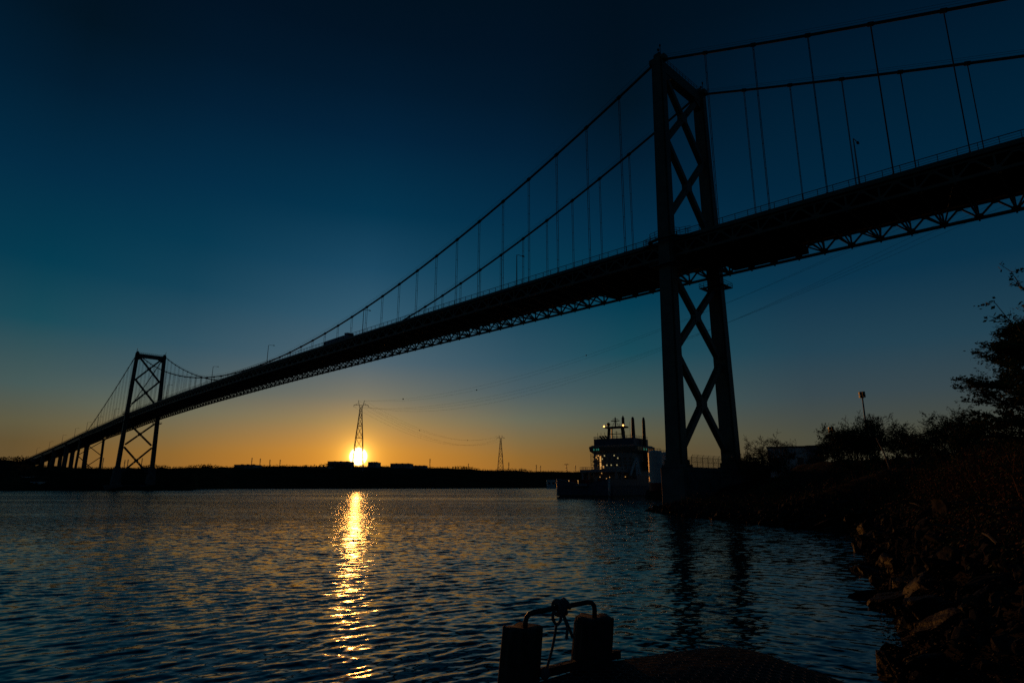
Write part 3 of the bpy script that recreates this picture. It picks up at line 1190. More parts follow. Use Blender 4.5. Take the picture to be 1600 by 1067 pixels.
P1 = at(558, 739, 950)
p1r = R(8)
pylon('transmission_tower', P1, p1r, 1.0, 'tall lattice transmission tower in front of the setting sun', group='transmission towers on the far shore', thick=0.95)
P2 = at(782, 742, 1760)
pylon('transmission_tower', P2, R(6), 1.0, 'tall lattice transmission tower right of the sun, two thirds along the far shore', group='transmission towers on the far shore', thick=1.2)
P3 = Vector((268, 266, 40))
small = [(394, 715, 'small distant transmission tower left of the sun, left of a pair above a flat roof', 1.0),
         (407, 716, 'small distant transmission tower left of the sun, right of a pair above a flat roof', 1.0),
         (422, 718, 'small distant transmission tower between the pair above the flat roof and the sun', 1.0),
         (438, 718, 'nearest small distant transmission tower to the left edge of the sun glow', 1.0),
         (672, 716.5, 'small distant transmission tower between the two tall lattice towers', 1.15),
         (732, 724, 'tiny distant mast on the wooded crest left of the second tall lattice tower', 0.8),
         (795, 722, 'small distant transmission tower just right of the second tall lattice tower', 1.0),
         (838, 726, 'small distant tower, left of a close pair on the crest before the ship', 1.0),
         (844.5, 727.5, 'small distant tower, right of a close pair on the crest before the ship', 0.9),
         (885, 724, 'small forked transmission tower on the crest above the stern of the ship', 1.3),
         (899, 727, 'small distant transmission tower on the crest close to the ship superstructure', 0.9),
         (162, 715, 'small distant transmission tower under the viaduct left of the far bridge tower', 1.0),
         (195.5, 718.5, 'small distant transmission tower seen between the far bridge tower legs, left one', 1.0),
         (200.5, 717.5, 'small distant transmission tower seen between the far bridge tower legs, middle one', 1.0),
         (222.5, 715.5, 'small distant transmission tower seen between the far bridge tower legs, right one', 1.0)]
for px, py, lb, k in small:
    D = 2600.0
    top = at(px, py, D)
    hgt = (742 - py) / F_PX * D * 1.02
    forked = 'forked' in lb
    b = MB()
    w = 1.7 * k
    zb = -hgt
    if forked:
        s_ = hgt / 111
        for sg in (-1, 1):
            b.beam((sg * 8 * s_, 0, -hgt), (sg * 3 * s_, 0, -14 * s_), 1.5, 1.5)
            b.beam((sg * 3 * s_, 0, -14 * s_), (sg * 9 * s_, 0, 0), 1.5, 1.5)
            b.beam((0, 0, -8 * s_), (sg * 26 * s_, 0, -9 * s_), 1.4, 1.4)
        for q in range(5):
            z = -hgt + q * hgt * 0.18
            b.beam((-(8 - q) * s_, 0, z), ((7.4 - q) * s_, 0, z + hgt * 0.18), 0.9, 0.9)
    else:
        for sx in (-1, 1):
            b.beam((sx * w, 0, -hgt), (sx * w * 0.45, 0, 0), 0.9 * k, 0.9)
        n_ = 7
        for q in range(n_):
            z0, z1 = -hgt + q * hgt / n_, -hgt + (q + 1) * hgt / n_
            f0, f1 = w * (1 - 0.55 * q / n_), w * (1 - 0.55 * (q + 1) / n_)
            b.beam((-f0, 0, z0), (f1, 0, z1), 0.6, 0.6)
            b.beam((f0, 0, z0), (-f1, 0, z1), 0.6, 0.6)
        for z in (-2.0, -7.0, -12):
            b.beam((-w * 2.0, 0, z), (w * 2.0, 0, z), 0.8, 0.8)
    o = b.build('distant_pylon', M['galv'])
    o.location = top
    tag(o, lb, 'pylon', 'small pylons along the far crest')


def wire(name, a, b, sag, rad, label, group, n=60):
    a, b = Vector(a), Vector(b)
    w = MB()
    w.tube([a.lerp(b, i / n) - Vector((0, 0, 4 * sag * (i / n) * (1 - i / n))) for i in range(n + 1)], rad, 4, cap=False)
    o = w.build(name, M['dark'], off=a)
    tag(o, label, 'power line', group)
    return o


def rot(v, a):
    return Vector((v[0] * math.cos(a) - v[1] * math.sin(a), v[0] * math.sin(a) + v[1] * math.cos(a), v[2]))


A1 = [P1 + rot(v, p1r) for v in ((-4.6, 0, 111), (4.6, 0, 111), (-11.2, 0, 100.8), (0, 0, 101.6), (11.2, 0, 100.8))]
dirw = Vector((P3.x - P1.x, P3.y - P1.y, 0)).normalized()
perp = Vector((-dirw.y, dirw.x, 0))
B1 = [P3 + perp * k + Vector((0, 0, z)) for k, z in ((-4.6, 124), (4.6, 124), (11.2, 114), (0, 114), (-11.2, 114))]
B1[0], B1[1] = B1[1], B1[0]
names = ['upper left earth wire', 'upper right earth wire', 'lower left conductor', 'lower middle conductor', 'lower right conductor']
WL = ['thin power line passing behind the near bridge tower, highest of the five', 'thin power line passing behind the near bridge tower, second from the top of the five',
      'thin power line passing behind the near bridge tower, middle of the five', 'thin power line passing behind the near bridge tower, fourth from the top of the five',
      'thin power line passing behind the near bridge tower, lowest of the five']
order = [0, 1, 2, 3, 4]
sags = [34, 37.5, 38.5, 42, 45.5]
wires1 = []
for k in range(5):
    wires1.append((A1[k], B1[k], sags[k]))
    wire('power_line', A1[k], B1[k], sags[k], 0.055, WL[k], 'power lines crossing to the right')
A2 = [P2 + rot(v, R(6)) for v in ((-4.6, 0, 111), (4.6, 0, 111), (-11.2, 0, 100.8), (0, 0, 101.6), (11.2, 0, 100.8))]
WL2 = ['faint power line sagging between the two tall lattice towers, ' + w_ for w_ in ('upper of its two earth wires', 'lower of its two earth wires', 'topmost conductor', 'middle conductor', 'lowest conductor')]
for k in range(5):
    wire('power_line', A1[k], A2[k], 34 if k < 2 else 36, 0.075, WL2[k], 'power lines between the tall lattice towers')
pylon('transmission_tower', P3, math.atan2(perp.y, perp.x), 1.12, 'tall lattice transmission tower beyond the right bank outside the view', group='transmission towers')


def ball(P_, r_, lb):
    b = MB()
    b.lathe([(r_ * math.sin(a), r_ * -math.cos(a)) for a in np.linspace(0.15, math.pi - 0.15, 8)], 12)
    o = b.build('marker_ball', M['dark'], smooth=True)
    o.location = P_
    tag(o, lb, 'marker ball', 'marker balls on the power lines')


def wire_pt(wr, px):
    a, b, sag = wr
    best = None
    for i in range(2001):
        f = i / 2000
        p = a.lerp(b, f) - Vector((0, 0, 4 * sag * f * (1 - f)))
        q = p - eye
        d = q.y * COSP + q.z * SINP
        if d > 5:
            x = 800 + F_PX * q.x / d
            if best is None or abs(x - px) < best[0]:
                best = (abs(x - px), p)
    return best[1]


for px, k, lb in ((630, 0, 'marker ball on the power line, closest of the balls to the sunlit tower'), (745, 1, 'marker ball on the power line, second from the sunlit tower'),
                  (916, 0, 'marker ball on the power line just left of the near bridge tower')):
    wr = wires1[k]
    p = wire_pt(wr, px)
    ball(p, 0.0011 * (p - eye).length, lb)
for px, k, lb in ((656, 0, 'marker ball on the lower sagging line between the lattice towers, left one'), (731, 1, 'marker ball on the lower sagging line between the lattice towers, right one')):
    p = wire_pt((A1[k], A2[k], 34), px)
    ball(p, 1.0, lb)

# ------------------------------------------------------------------ buildings on the far shore
def far_building(name, px0, px1, ytop, D, depth, label, mat_w, zbase=None, cat='building', ridge=0.0, units=True):
    a, b = at(px0, ytop, D), at(px1, ytop, D)
    zt_ = a.z
    cx = (a.x + b.x) / 2
    w = (b.x - a.x) / 2
    g = far_ground((px0 + px1) / 2, D) - 1.5 if zbase is None else zbase
    r_ = empty(name, (cx, D, g))
    tag(r_, label, cat)
    m_ = MB()
    m_.box(-w, w, 0, depth, 0, zt_ - g - 0.6)
    m_.build('wall', mat_w, r_)
    m_ = MB()
    hh = zt_ - g
    m_.prism([(-w - 0.4, -0.4), (w + 0.4, -0.4), (w + 0.4, depth + 0.4), (-w - 0.4, depth + 0.4)], hh - 0.6, lambda x, y: hh)
    if units:
        for q in range(3):
            x = -w * 0.6 + q * w * 0.6
            m_.box(x, x + w * 0.12, depth * 0.3, depth * 0.5, hh, hh + 0.9)
    m_.build('roof', M['roof'], r_)
    m_ = MB()
    n_ = max(2, int(w / 2.5))
    for q in range(n_):
        x = -w + (q + 0.25) * 2 * w / n_
        m_.box(x, x + w / n_, -0.06, 0.0, hh * 0.45, hh * 0.7)
    m_.build('window', M['glass'], r_)
    return r_


far_building('warehouse', 512, 545, 720.5, 1120, 40, 'flat-roofed building on the crest touching the left side of the sun', M['greywall'])
far_building('warehouse', 575, 588, 721.5, 1125, 40, 'short flat-roofed building on the crest touching the right side of the sun', M['greywall'])
far_building('warehouse', 610, 641, 723.8, 1210, 40, 'flat-roofed building on the crest, second block to the right of the sun', M['greywall'])
far_building('warehouse', 643, 665, 727.0, 1260, 30, 'low flat-roofed building beside the second block right of the sun', M['greywall'])
far_building('warehouse', 366, 396, 725.6, 860, 30, 'low flat-roofed building on the crest between the far bridge tower and the sun', M['greywall'])
far_building('warehouse', 380, 512, 728.2, 960, 40, 'very long low building along the crest left of the sun', M['greywall'], units=False)
far_building('boathouse', 855, 868, 748.5, 1000, 20, 'small pale building at the water edge left of the ship stern', M['white'], zbase=-0.5, units=False)
far_building('storage_shed', -14, 27, 742.5, 420, 18, 'long pale shed on the shore at the far left edge', M['white'], units=False)
far_building('site_cabin', 47, 61, 750.5, 405, 8, 'small white cabin on the shore below the viaduct', M['white'], units=False)

# ------------------------------------------------------------------ the ship
def ship():
    st_c = at(910, 770, 236)
    hd = math.atan2(0.81, 0.58)
    r_ = empty('supply_ship', (st_c.x, 236, 0), hd)
    tag(r_, 'moored supply ship seen from astern with lit mast lamps and two thin stacks', 'ship')
    B = 11.4
    b = MB()
    stn = [(0, B * 0.96), (3, B), (58, B), (70, B * 0.72), (78, B * 0.34), (83, 0.3)]
    low = [(0.8, B * 0.9), (3, B * 0.95), (58, B * 0.92), (69, B * 0.55), (76, B * 0.22), (80.5, 0.2)]
    def ol(l, z):
        return [(x, y, z) for x, y in l] + [(x, -y, z) for x, y in l[::-1]]
    b.mi = 0
    b.loft([ol(low, -2.5), ol([(a * 0.5 + c * 0.5, d * 0.5 + e * 0.5) for (a, d), (c, e) in zip(low, stn)], 0.6)])
    b.mi = 1
    b.loft([ol([(a * 0.5 + c * 0.5, d * 0.5 + e * 0.5) for (a, d), (c, e) in zip(low, stn)], 0.6), ol(stn, 4.2)])
    b.build('hull', [M['black'], M['bluehull']], r_)
    b = MB()                                              # stern and side bulwarks, open in the middle
    for sg in (1, -1):
        pts = [(-0.05, sg * B * 0.965), (-0.05, sg * 2.4)]
        v = [(-0.02, sg * B * 0.96, 4.2), (-0.02, sg * 2.6, 4.2), (-0.02, sg * 2.6, 4.75), (-0.02, sg * 5.0, 5.3), (-0.02, sg * B * 0.96, 6.5)]
        v2 = [(0.3, y, z) for x, y, z in v]
        n = len(v)
        fs = [tuple(range(n)), tuple(range(n, 2 * n))[::-1]] + [(i, (i + 1) % n, (i + 1) % n + n, i + n) for i in range(n)]
        b.add(v + v2, fs)
        b.beam((0.3, sg * B * 0.955, 5.35), (24, sg * (B - 0.1), 5.35), 0.25, 2.3)
        b.beam((24, sg * (B - 0.1), 6.2), (58, sg * (B - 0.1), 6.2), 0.25, 4.0)
        b.beam((0.0, sg * (B * 0.96 + 0.02), 6.55), (24, sg * (B - 0.08), 6.55), 0.5, 0.14)
        b.beam((-0.1, sg * 2.6, 4.83), (-0.1, sg * 5.0, 5.37), 0.5, 0.14)
        b.beam((-0.1, sg * 5.0, 5.37), (-0.1, sg * B * 0.97, 6.57), 0.5, 0.14)
    b.build('bulwark', M['bluehull'], r_)
    b = MB()
    b.tube([(0.1, -2.4, 4.1), (0.1, 2.4, 4.1)], 0.75, 12)
    b.build('stern_roller', M['galv'], r_)
    # shelter deck with legs over the aft working deck
    b = MB()
    b.box(13, 26, -8.2, 8.2, 9.3, 10.3)
    for x in (13.6, 19, 25):
        for sg in (1, -1):
            b.box(x, x + 0.7, sg * 7.4 - 0.35, sg * 7.4 + 0.35, 4.2, 9.3)
    b.box(20, 26, -5.5, 5.5, 4.2, 9.3)
    b.build('shelter_deck', M['buff'], r_)
    b = MB()                                              # winches and deck cargo
    for x, y in ((8, 3.6), (9, -3.8), (16, 0)):
        b.box(x, x + 2.4, y - 1.6, y + 1.6, 4.2, 5.0)
        n = len(b.v)
        b.tube([(x + 1.2, y - 1.4, 5.6), (x + 1.2, y + 1.4, 5.6)], 0.8, 10)
    b.box(3.5, 5.8, -7.5, -4.6, 4.2, 6.6)
    b.box(5, 7.4, 5.2, 7.6, 4.2, 6.1)
    b.build('winch', M['red'], r_)
    # superstructure
    b = MB()
    b.box(26, 52, -9.2, 9.2, 4.2, 10.4)
    b.box(26.6, 50, -9.0, 9.0, 10.4, 17.3)
    b.box(26.2, 50.6, -9.5, 9.5, 13.6, 13.85)
    b.box(26.0, 51, -9.7, 9.7, 10.3, 10.6)
    su = b.build('superstructure', M['offwhite'], r_)
    b = MB()                                              # wheelhouse flares outwards
    b.loft([[(27.2, -9.6, 17.3), (44, -9.6, 17.3), (44, 9.6, 17.3), (27.2, 9.6, 17.3)],
            [(26.2, -10.6, 18.2), (45, -10.6, 18.2), (45, 10.6, 18.2), (26.2, 10.6, 18.2)],
            [(26.0, -10.9, 20.0), (45.2, -10.9, 20.0), (45.2, 10.9, 20.0), (26.0, 10.9, 20.0)],
            [(26.6, -9.6, 20.7), (44.6, -9.6, 20.7), (44.6, 9.6, 20.7), (26.6, 9.6, 20.7)]])
    wh = b.build('wheelhouse', M['offwhite'], r_)
    b = MB()
    for k in range(9):
        y = -10.2 + k * 2.3
        b.box(25.86, 26.0, y, y + 1.9, 18.35, 19.75)
    b.build('bridge_window', M['glass'], wh)
    b = MB()
    for k in range(7):
        x = 27 + k * 2.5
        b.box(x, x + 2.0, -11.0, -10.85, 18.35, 19.75)
    b.build('bridge_window', M['glass'], wh)
    # lit windows and screens, each a part
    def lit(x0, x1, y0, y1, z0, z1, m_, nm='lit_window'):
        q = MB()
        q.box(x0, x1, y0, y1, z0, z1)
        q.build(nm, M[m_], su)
    b = MB()                                              # dark windows along the aft face and decks
    for z in (11.6, 14.4):
        for k in range(8):
            y = -8.2 + k * 2.3
            b.box(26.52, 26.6, y, y + 0.9, z, z + 1.0)
    b.box(25.93, 26.0, -6.5, 6.5, 5.0, 7.6)
    b.build('dark_window', M['glass'], su)
    b = MB()                                              # open stairs and platforms stacked on the aft corner
    for z in (10.6, 12.4, 14.2, 15.9):
        b.box(24.6, 26.6, 6.4, 9.3, z, z + 0.16)
        b.beam((24.7, 6.6, z), (26.3, 9.1, z + 1.75), 0.3, 0.15)
        for hz in (0.55, 1.05):
            b.beam((24.6, 6.4, z + hz), (24.6, 9.3, z + hz), 0.07, 0.07)
            b.beam((24.6, 9.3, z + hz), (26.6, 9.3, z + hz), 0.07, 0.07)
    for y in (6.4, 9.3):
        b.beam((24.6, y, 10.6), (24.6, y, 17.2), 0.14, 0.14)
    b.build('outside_stair', M['buff'], su)
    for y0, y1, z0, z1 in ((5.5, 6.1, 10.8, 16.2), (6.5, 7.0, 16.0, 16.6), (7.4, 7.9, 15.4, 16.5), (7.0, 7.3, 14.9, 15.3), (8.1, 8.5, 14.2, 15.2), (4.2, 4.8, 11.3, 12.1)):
        lit(26.44, 26.5, y0, y1, z0, z1, 'lampw', 'streak_and_window_glow')  # tall strip is an added glow imitating a sunlit streak; small ones are lit windows
    b = MB()
    b.tube([(0.35, B * 0.965, 0.2), (0.35, B * 0.965, 6.5)], 0.45, 12)
    b.tube([(0.35, -B * 0.965, 0.2), (0.35, -B * 0.965, 6.5)], 0.45, 12)
    b.build('corner_fender', M['white'], r_, smooth=True)
    b = MB()                                              # lifeboat in its cradle on the near side
    b.loft([[(x, -9.9 + w_ * math.cos(a), 13.0 + h_ * math.sin(a)) for a in np.linspace(0, 2 * math.pi, 11)[:-1]] for x, w_, h_ in ((35, 0.2, 0.3), (36, 0.9, 0.9), (38.5, 1.15, 1.15), (41, 0.9, 0.95), (42, 0.2, 0.4))])
    b.beam((36, -9.2, 11), (36, -9.6, 15), 0.25, 0.25)
    b.beam((41, -9.2, 11), (41, -9.6, 15), 0.25, 0.25)
    b.build('lifeboat', M['red'], r_)
    b = MB()
    b.box(27.5, 42, -9.2, 9.2, 20.7, 23.4)
    b.build('upper_house', M['bluehull'], r_)
    for y, z in ((5.0, 15.0), (-2.2, 15.2), (5.6, 12.4), (2.9, 12.4), (0.9, 12.4), (-1.7, 12.4), (3.9, 16.3), (-0.6, 16.3)):
        lit(26.5, 26.62, y - 0.22, y + 0.22, z - 0.22, z + 0.22, 'winy')
    for y, w in ((8.4, 0.5), (7.2, 0.35), (6.3, 0.6)):
        q = MB()
        q.box(25.80, 25.86, y - w / 2, y + w / 2, 18.5, 19.3)
        q.build('lit_screen', M['wing'], wh)
    for x in (33.0, 35.4):
        q = MB()
        q.box(x, x + 0.8, -11.04, -11.0, 18.5, 19.3)
        q.build('lit_screen', M['wing'], wh)
    # mast gantry
    b = MB()
    for y in (3.0, -3.0):
        b.beam((30, y + 0.5 * np.sign(y), 23.3), (30, y, 28.0), 0.9, 0.9)
        b.beam((32.4, y, 23.3), (32.0, y * 0.9, 28.0), 0.5, 0.5)
    b.box(28.6, 33, -4.6, 4.6, 27.9, 28.5)
    b.beam((30, -3, 25.4), (30, 3, 25.4), 0.2, 0.3)
    b.beam((30, 0, 28.5), (30, 0, 32.4), 0.4, 0.4)
    b.beam((30, -1.9, 30.9), (30, 1.9, 30.9), 0.35, 0.35)
    b.beam((30, -1.3, 31.6), (30, 1.3, 31.6), 0.15, 0.2)
    for y in (-1.4, 1.4):
        b.beam((30, y, 28.5), (30, y * 0.2, 31), 0.12, 0.12)
    for y in (-4.2, -2.4, 2.4, 4.2):
        b.beam((28.8, y, 28.5), (28.8, y, 29.5), 0.1, 0.1)
    b.beam((28.8, -4.5, 29.4), (28.8, 4.5, 29.4), 0.08, 0.08)
    b.lathe([(0.35, 0), (0.7, 0.5), (0.75, 1.0), (0.5, 1.5), (0.1, 1.7)], 10, (30, 3.3, 28.7))
    b.beam((30, -3.6, 28.3), (30, -3.6, 32.0), 0.9, 0.9)
    b.lathe([(0.5, 0), (0.35, 0.5), (0.1, 0.9)], 8, (30, -3.6, 32.0))
    b.build('mast', M['dark'], r_)
    for y in (4.6, -4.3):
        q = MB()
        q.lathe([(0.1, -0.35), (0.36, -0.1), (0.36, 0.1), (0.1, 0.35)], 10, (28.4, y, 28.7))
        q.build('mast_lamp', M['lamp'], r_)
    # thin tall exhaust stacks
    for x, y, z0, tp in ((34, -6.2, 20.7, 32.6), (36, -10.2, 10.4, 32.4)):
        q = MB()
        q.lathe([(0.95, 0), (0.85, (tp - z0) * 0.3), (0.62, (tp - z0) * 0.93), (0.45, (tp - z0) * 0.98), (0.2, tp - z0)], 12, (x, y, z0))
        q.build('exhaust_stack', M['black'], r_, smooth=True)
    # rails, aerials, rafts
    b = MB()
    for z, x0, x1, w in ((23.4, 27.5, 42, 9.2), (10.6, 26, 27, 9.6), (10.3, 13, 20, 8.1)):
        for sg in (1, -1):
            for hz in (0.5, 1.0):
                b.beam((x0, sg * w, z + hz), (x1, sg * w, z + hz), 0.08, 0.08)
            x = x0
            while x <= x1:
                b.beam((x, sg * w, z), (x, sg * w, z + 1.05), 0.08, 0.08)
                x += 1.5
        for hz in (0.5, 1.0):
            b.beam((x0, -w, z + hz), (x0, w, z + hz), 0.08, 0.08)
        y = -w
        while y <= w:
            b.beam((x0, y, z), (x0, y, z + 1.05), 0.08, 0.08)
            y += 1.5
    b.build('deck_rail', M['white'], r_)
    b = MB()
    ra = random.Random(4)
    for k in range(16):
        y = ra.uniform(-9, 9)
        b.beam((28, y, 23.4), (28, y, 23.4 + ra.uniform(0.8, 3.0)), 0.12, 0.12)
    b.beam((29, -7, 23.4), (29, -7, 30), 0.07, 0.07)
    for k in range(3):                                    # canted raft racks on the upper deck
        y = 5.6 - k * 1.3
        b.beam((27.8, y + 0.9, 24.6), (27.8, y - 0.8, 22.9), 0.7, 0.5)
    b.beam((31, 0.2, 23.4), (31, 0.2, 26.8), 0.15, 0.15)
    b.beam((31, -0.6, 26.2), (31, 1.0, 26.2), 0.12, 0.12)
    b.build('aerial', M['dark'], r_)
    # crane post on the right-hand side
    b = MB()
    b.beam((30, -10.6, 4.2), (28, -9.9, 15.2), 0.9, 0.9)
    b.beam((26.5, -10.6, 4.2), (27.6, -9.9, 15.2), 0.9, 0.9)
    b.beam((28.4, -10.3, 9), (27, -10.3, 9), 0.4, 0.4)
    b.beam((27.6, -9.9, 15.2), (22, -9.6, 8.0), 0.6, 0.6)
    b.build('crane', M['white'], r_)
    # working lights
    for x, y, z in ((0.35, 6.0, 5.3 + 0.6), (0.35, 2.0, 5.9), (13.0, -0.8, 7.4), (13.0, -3.6, 6.8), (13.0, -5.0, 7.3), (25.9, -5.6, 7.6), (26.4, -1.2, 9.6), (26.4, -6.4, 9.6), (19.9, 2.0, 9.0)):
        q = MB()
        q.lathe([(0.08, -0.17), (0.2, 0), (0.08, 0.17)], 8, (x, y, z))
        q.beam((x + 0.1, y, z - 1.6 if z < 6 else z), (x + 0.1, y, z + 0.1), 0.08, 0.08)
        q.build('deck_light', M['lampw'], r_)
    q = MB()                                              # companion ladder and lit stair side
    q.box(26.2, 26.5, 8.0, 8.6, 10.6, 16.0)
    q.build('ladder_casing', M['white'], r_)
    # white shapes painted on the hull side
    return r_


ship()

# a second ship's house: white tanks on the quay behind the pier
def tank(px, ytop, ybase, D, wpx, label):
    p = at(px, ybase, D)
    r = wpx / 2 / F_PX * D * 1.03
    zt_ = at(px, ytop, D).z
    g = ground(p.x, p.y)
    r_ = empty('storage_tank', (p.x, p.y, g - 0.3))
    tag(r_, label, 'tank', 'white tanks on the quay')
    b = MB()
    hh = zt_ - g + 0.3
    b.lathe([(r, 2.6), (r, hh - 0.8), (r * 0.9, hh - 0.25), (r * 0.3, hh)], 28)
    b.build('shell', M['white'], r_)
    b = MB()
    b.lathe([(r * 1.02, 0), (r * 1.02, 2.6)], 28)
    b.build('base', M['red'], r_)
    b = MB()
    for k in range(14):
        a = 2 * math.pi * k / 14
        b.beam((r * 0.85 * math.cos(a), r * 0.85 * math.sin(a), hh - 0.4), (r * 0.85 * math.cos(a), r * 0.85 * math.sin(a), hh + 0.5), 0.06, 0.06)
    b.tube([(r * 0.85 * math.cos(2 * math.pi * k / 24), r * 0.85 * math.sin(2 * math.pi * k / 24), hh + 0.5) for k in range(25)], 0.04, 4)
    b.build('top_rail', M['dark'], r_)
    return r_


tank(1026, 703.5, 757, 205, 21, 'white round tank with red base left of the near bridge tower')
tank(1043, 706, 757, 212, 20, 'white round tank half hidden behind the near bridge tower')

# ------------------------------------------------------------------ buildings behind the pier on the right
def block(name, px0, px1, ytop, D, depth, wallm, label, flat=True, drop=0.0):
    a, b = at(px0, ytop, D), at(px1, ytop, D)
    cx, w = (a.x + b.x) / 2, (b.x - a.x) / 2
    g = ground(cx, D) - 0.6
    hh = a.z - g
    r_ = empty(name, (cx, D, g), -math.atan2(cx, D) * 1.04)
    tag(r_, label, 'building')
    q = MB()
    q.prism([(-w, 0), (w, 0), (w, depth), (-w, depth)], 0, lambda x, y: hh - 0.35 - drop * (x + w) / (2 * w))
    q.build('wall', wallm, r_)
    q = MB()
    q.prism([(-w - 0.25, -0.25), (w + 0.25, -0.25), (w + 0.25, depth + 0.25), (-w - 0.25, depth + 0.25)], lambda x, y: hh - 0.35 - drop * (x + w) / (2 * w), lambda x, y: hh - drop * (x + w) / (2 * w))
    q.build('roof', M['roof'], r_)
    q = MB()
    q.box(-w * 0.2, w * 0.2, -0.08, 0.0, 0.3, min(3.2, hh * 0.6))
    q.build('door', M['dark'], r_)
    for s in (-0.75, 0.45):
        q = MB()
        q.box(w * s, w * s + w * 0.3, -0.06, 0.0, hh * 0.55, hh * 0.72)
        q.build('window', M['glass'], r_)


block('warehouse', 1201, 1258, 697, 150, 16, M['white'], 'pale box-shaped warehouse behind the bare tree right of the bridge pier')
block('site_office', 1261, 1284, 695.5, 146, 9, M['greywall'], 'small grey flat-roofed block right of the pale warehouse')
block('shed', 1158, 1200, 718, 132, 8, M['brick'], 'low brown shed with sloping roof between bridge pier and warehouse', drop=1.2)

# ------------------------------------------------------------------ floodlight poles
def flood(px, ytop, ybase, D, label):
    p = at(px, ytop, D)
    g = ground(p.x, p.y)
    hh = p.z - g
    r_ = empty('floodlight_pole', (p.x, p.y, g - 0.3))
    tag(r_, label, 'light pole', 'floodlight poles')
    b = MB()
    b.tube([(0, 0, 0), (0, 0, hh)], [0.2, 0.12], 8)
    b.build('pole', M['galv'], r_)
    b = MB()
    b.box(-0.4, 0.3, -0.1, 0.1, hh - 1.1, hh - 1.0)
    b.box(-0.4, 0.3, -0.1, 0.1, hh - 0.5, hh - 0.4)
    b.build('crossbar', M['galv'], r_)
    for x, z in ((-0.38, hh - 0.25), (0.16, hh - 0.2), (-0.36, hh - 0.85), (0.2, hh - 0.75)):
        q = MB()
        q.loft([[(x + a * 0.25, -0.35, z + b_ * 0.27) for a, b_ in ((-1, -1), (1, -1), (1, 1), (-1, 1))],
                [(x + a * 0.15, 0.25, z + b_ * 0.18) for a, b_ in ((-1, -1), (1, -1), (1, 1), (-1, 1))]])
        q.build('floodlight', M['dark'], r_)


flood(1346, 610, 655, 112, 'tall floodlight pole rising above the bushes on the right bank')
flood(1298, 665, 690, 128, 'shorter floodlight pole half hidden in bushes left of the tall one')

# ------------------------------------------------------------------ trees
def grow(rg, hgt, spread, levels, leafy, trunk_r, lean=0.0, n_main=6, up=0.55, leaf=0.1, clear=0.25, twigs=3, lps=3, bias=(0, 0), mint=0.004):
    tb, lv, lf = MB(), [], []

    def leafquad(p):
        for _ in range(lps):
            c = p + Vector((rg.gauss(0, 1), rg.gauss(0, 1), rg.gauss(0, 1))) * leaf * 0.9
            a = Vector((rg.gauss(0, 1), rg.gauss(0, 1), rg.gauss(0, 1))).normalized()
            b = a.orthogonal().normalized()
            e = leaf * rg.uniform(0.6, 1.25)
            n = len(lv)
            lv.extend([tuple(c - a * e), tuple(c + b * e * 0.55), tuple(c + a * e), tuple(c - b * e * 0.55)])
            lf.append((n, n + 1, n + 2, n + 3))

    def branch(p, d, L, r, lev):
        n = 4 if lev < 2 else 3
        pts, rs = [p.copy()], [r]
        q, dd = p.copy(), d.copy()
        for i in range(n):
            dd = (dd + Vector((rg.gauss(0, 0.16), rg.gauss(0, 0.16), rg.gauss(0, 0.10) + 0.05 * up))).normalized()
            q = q + dd * L / n
            pts.append(q.copy())
            rs.append(max(mint, r * (1 - 0.62 * (i + 1) / n)))
        tb.tube(pts, rs, 5 if lev == 0 else (4 if lev == 1 else 3), cap=False)
        if lev >= levels:
            if leafy > 0:
                for i in range(1, len(pts)):
                    if rg.random() < leafy:
                        leafquad(pts[i])
            return
        k = n_main if lev == 0 else twigs + (1 if rg.random() < 0.5 else 0)
        for j in range(k):
            f = rg.uniform(clear, 1.0) if lev == 0 else rg.uniform(0.25, 1.0)
            i = min(n - 1, int(f * n))
            pp = pts[i].lerp(pts[i + 1], f * n - i)
            dv = (pts[i + 1] - pts[i]).normalized()
            sd = Vector((rg.gauss(0, 1) + bias[0], rg.gauss(0, 1) + bias[1], rg.gauss(0, 0.35)))
            sd = (sd - dv * sd.dot(dv)).normalized()
            nd = (dv * (0.55 if lev else 0.5) + sd * (0.85 * spread) + Vector((0, 0, 0.25 * up))).normalized()
            branch(pp, nd, L * rg.uniform(0.42, 0.68), max(mint * 1.3, r * 0.5), lev + 1)

    branch(Vector((0, 0, 0)), Vector((lean, 0, 1)).normalized(), hgt * 0.72, trunk_r, 0)
    return tb, lv, lf


def make_tree(name, loc, label, cat, seed, group=None, leafmat='leaf', **kw):
    rg = random.Random(seed)
    tb, lv, lf = grow(rg, **kw)
    r_ = empty(name, loc, rg.uniform(-0.3, 0.3))
    tag(r_, label, cat, group)
    tb.build('trunk', M['bark'], r_)
    if lf:
        me = bpy.data.meshes.new('crown')
        me.from_pydata(lv, [], lf)
        me.materials.append(M[leafmat])
        o = bpy.data.objects.new('crown', me)
        C.objects.link(o)
        o.parent = r_
    return r_


def on_ground(px, D):
    x = D * (px - 800) / F_PX * KU
    return Vector((x, D, ground(x, D) - 0.15))


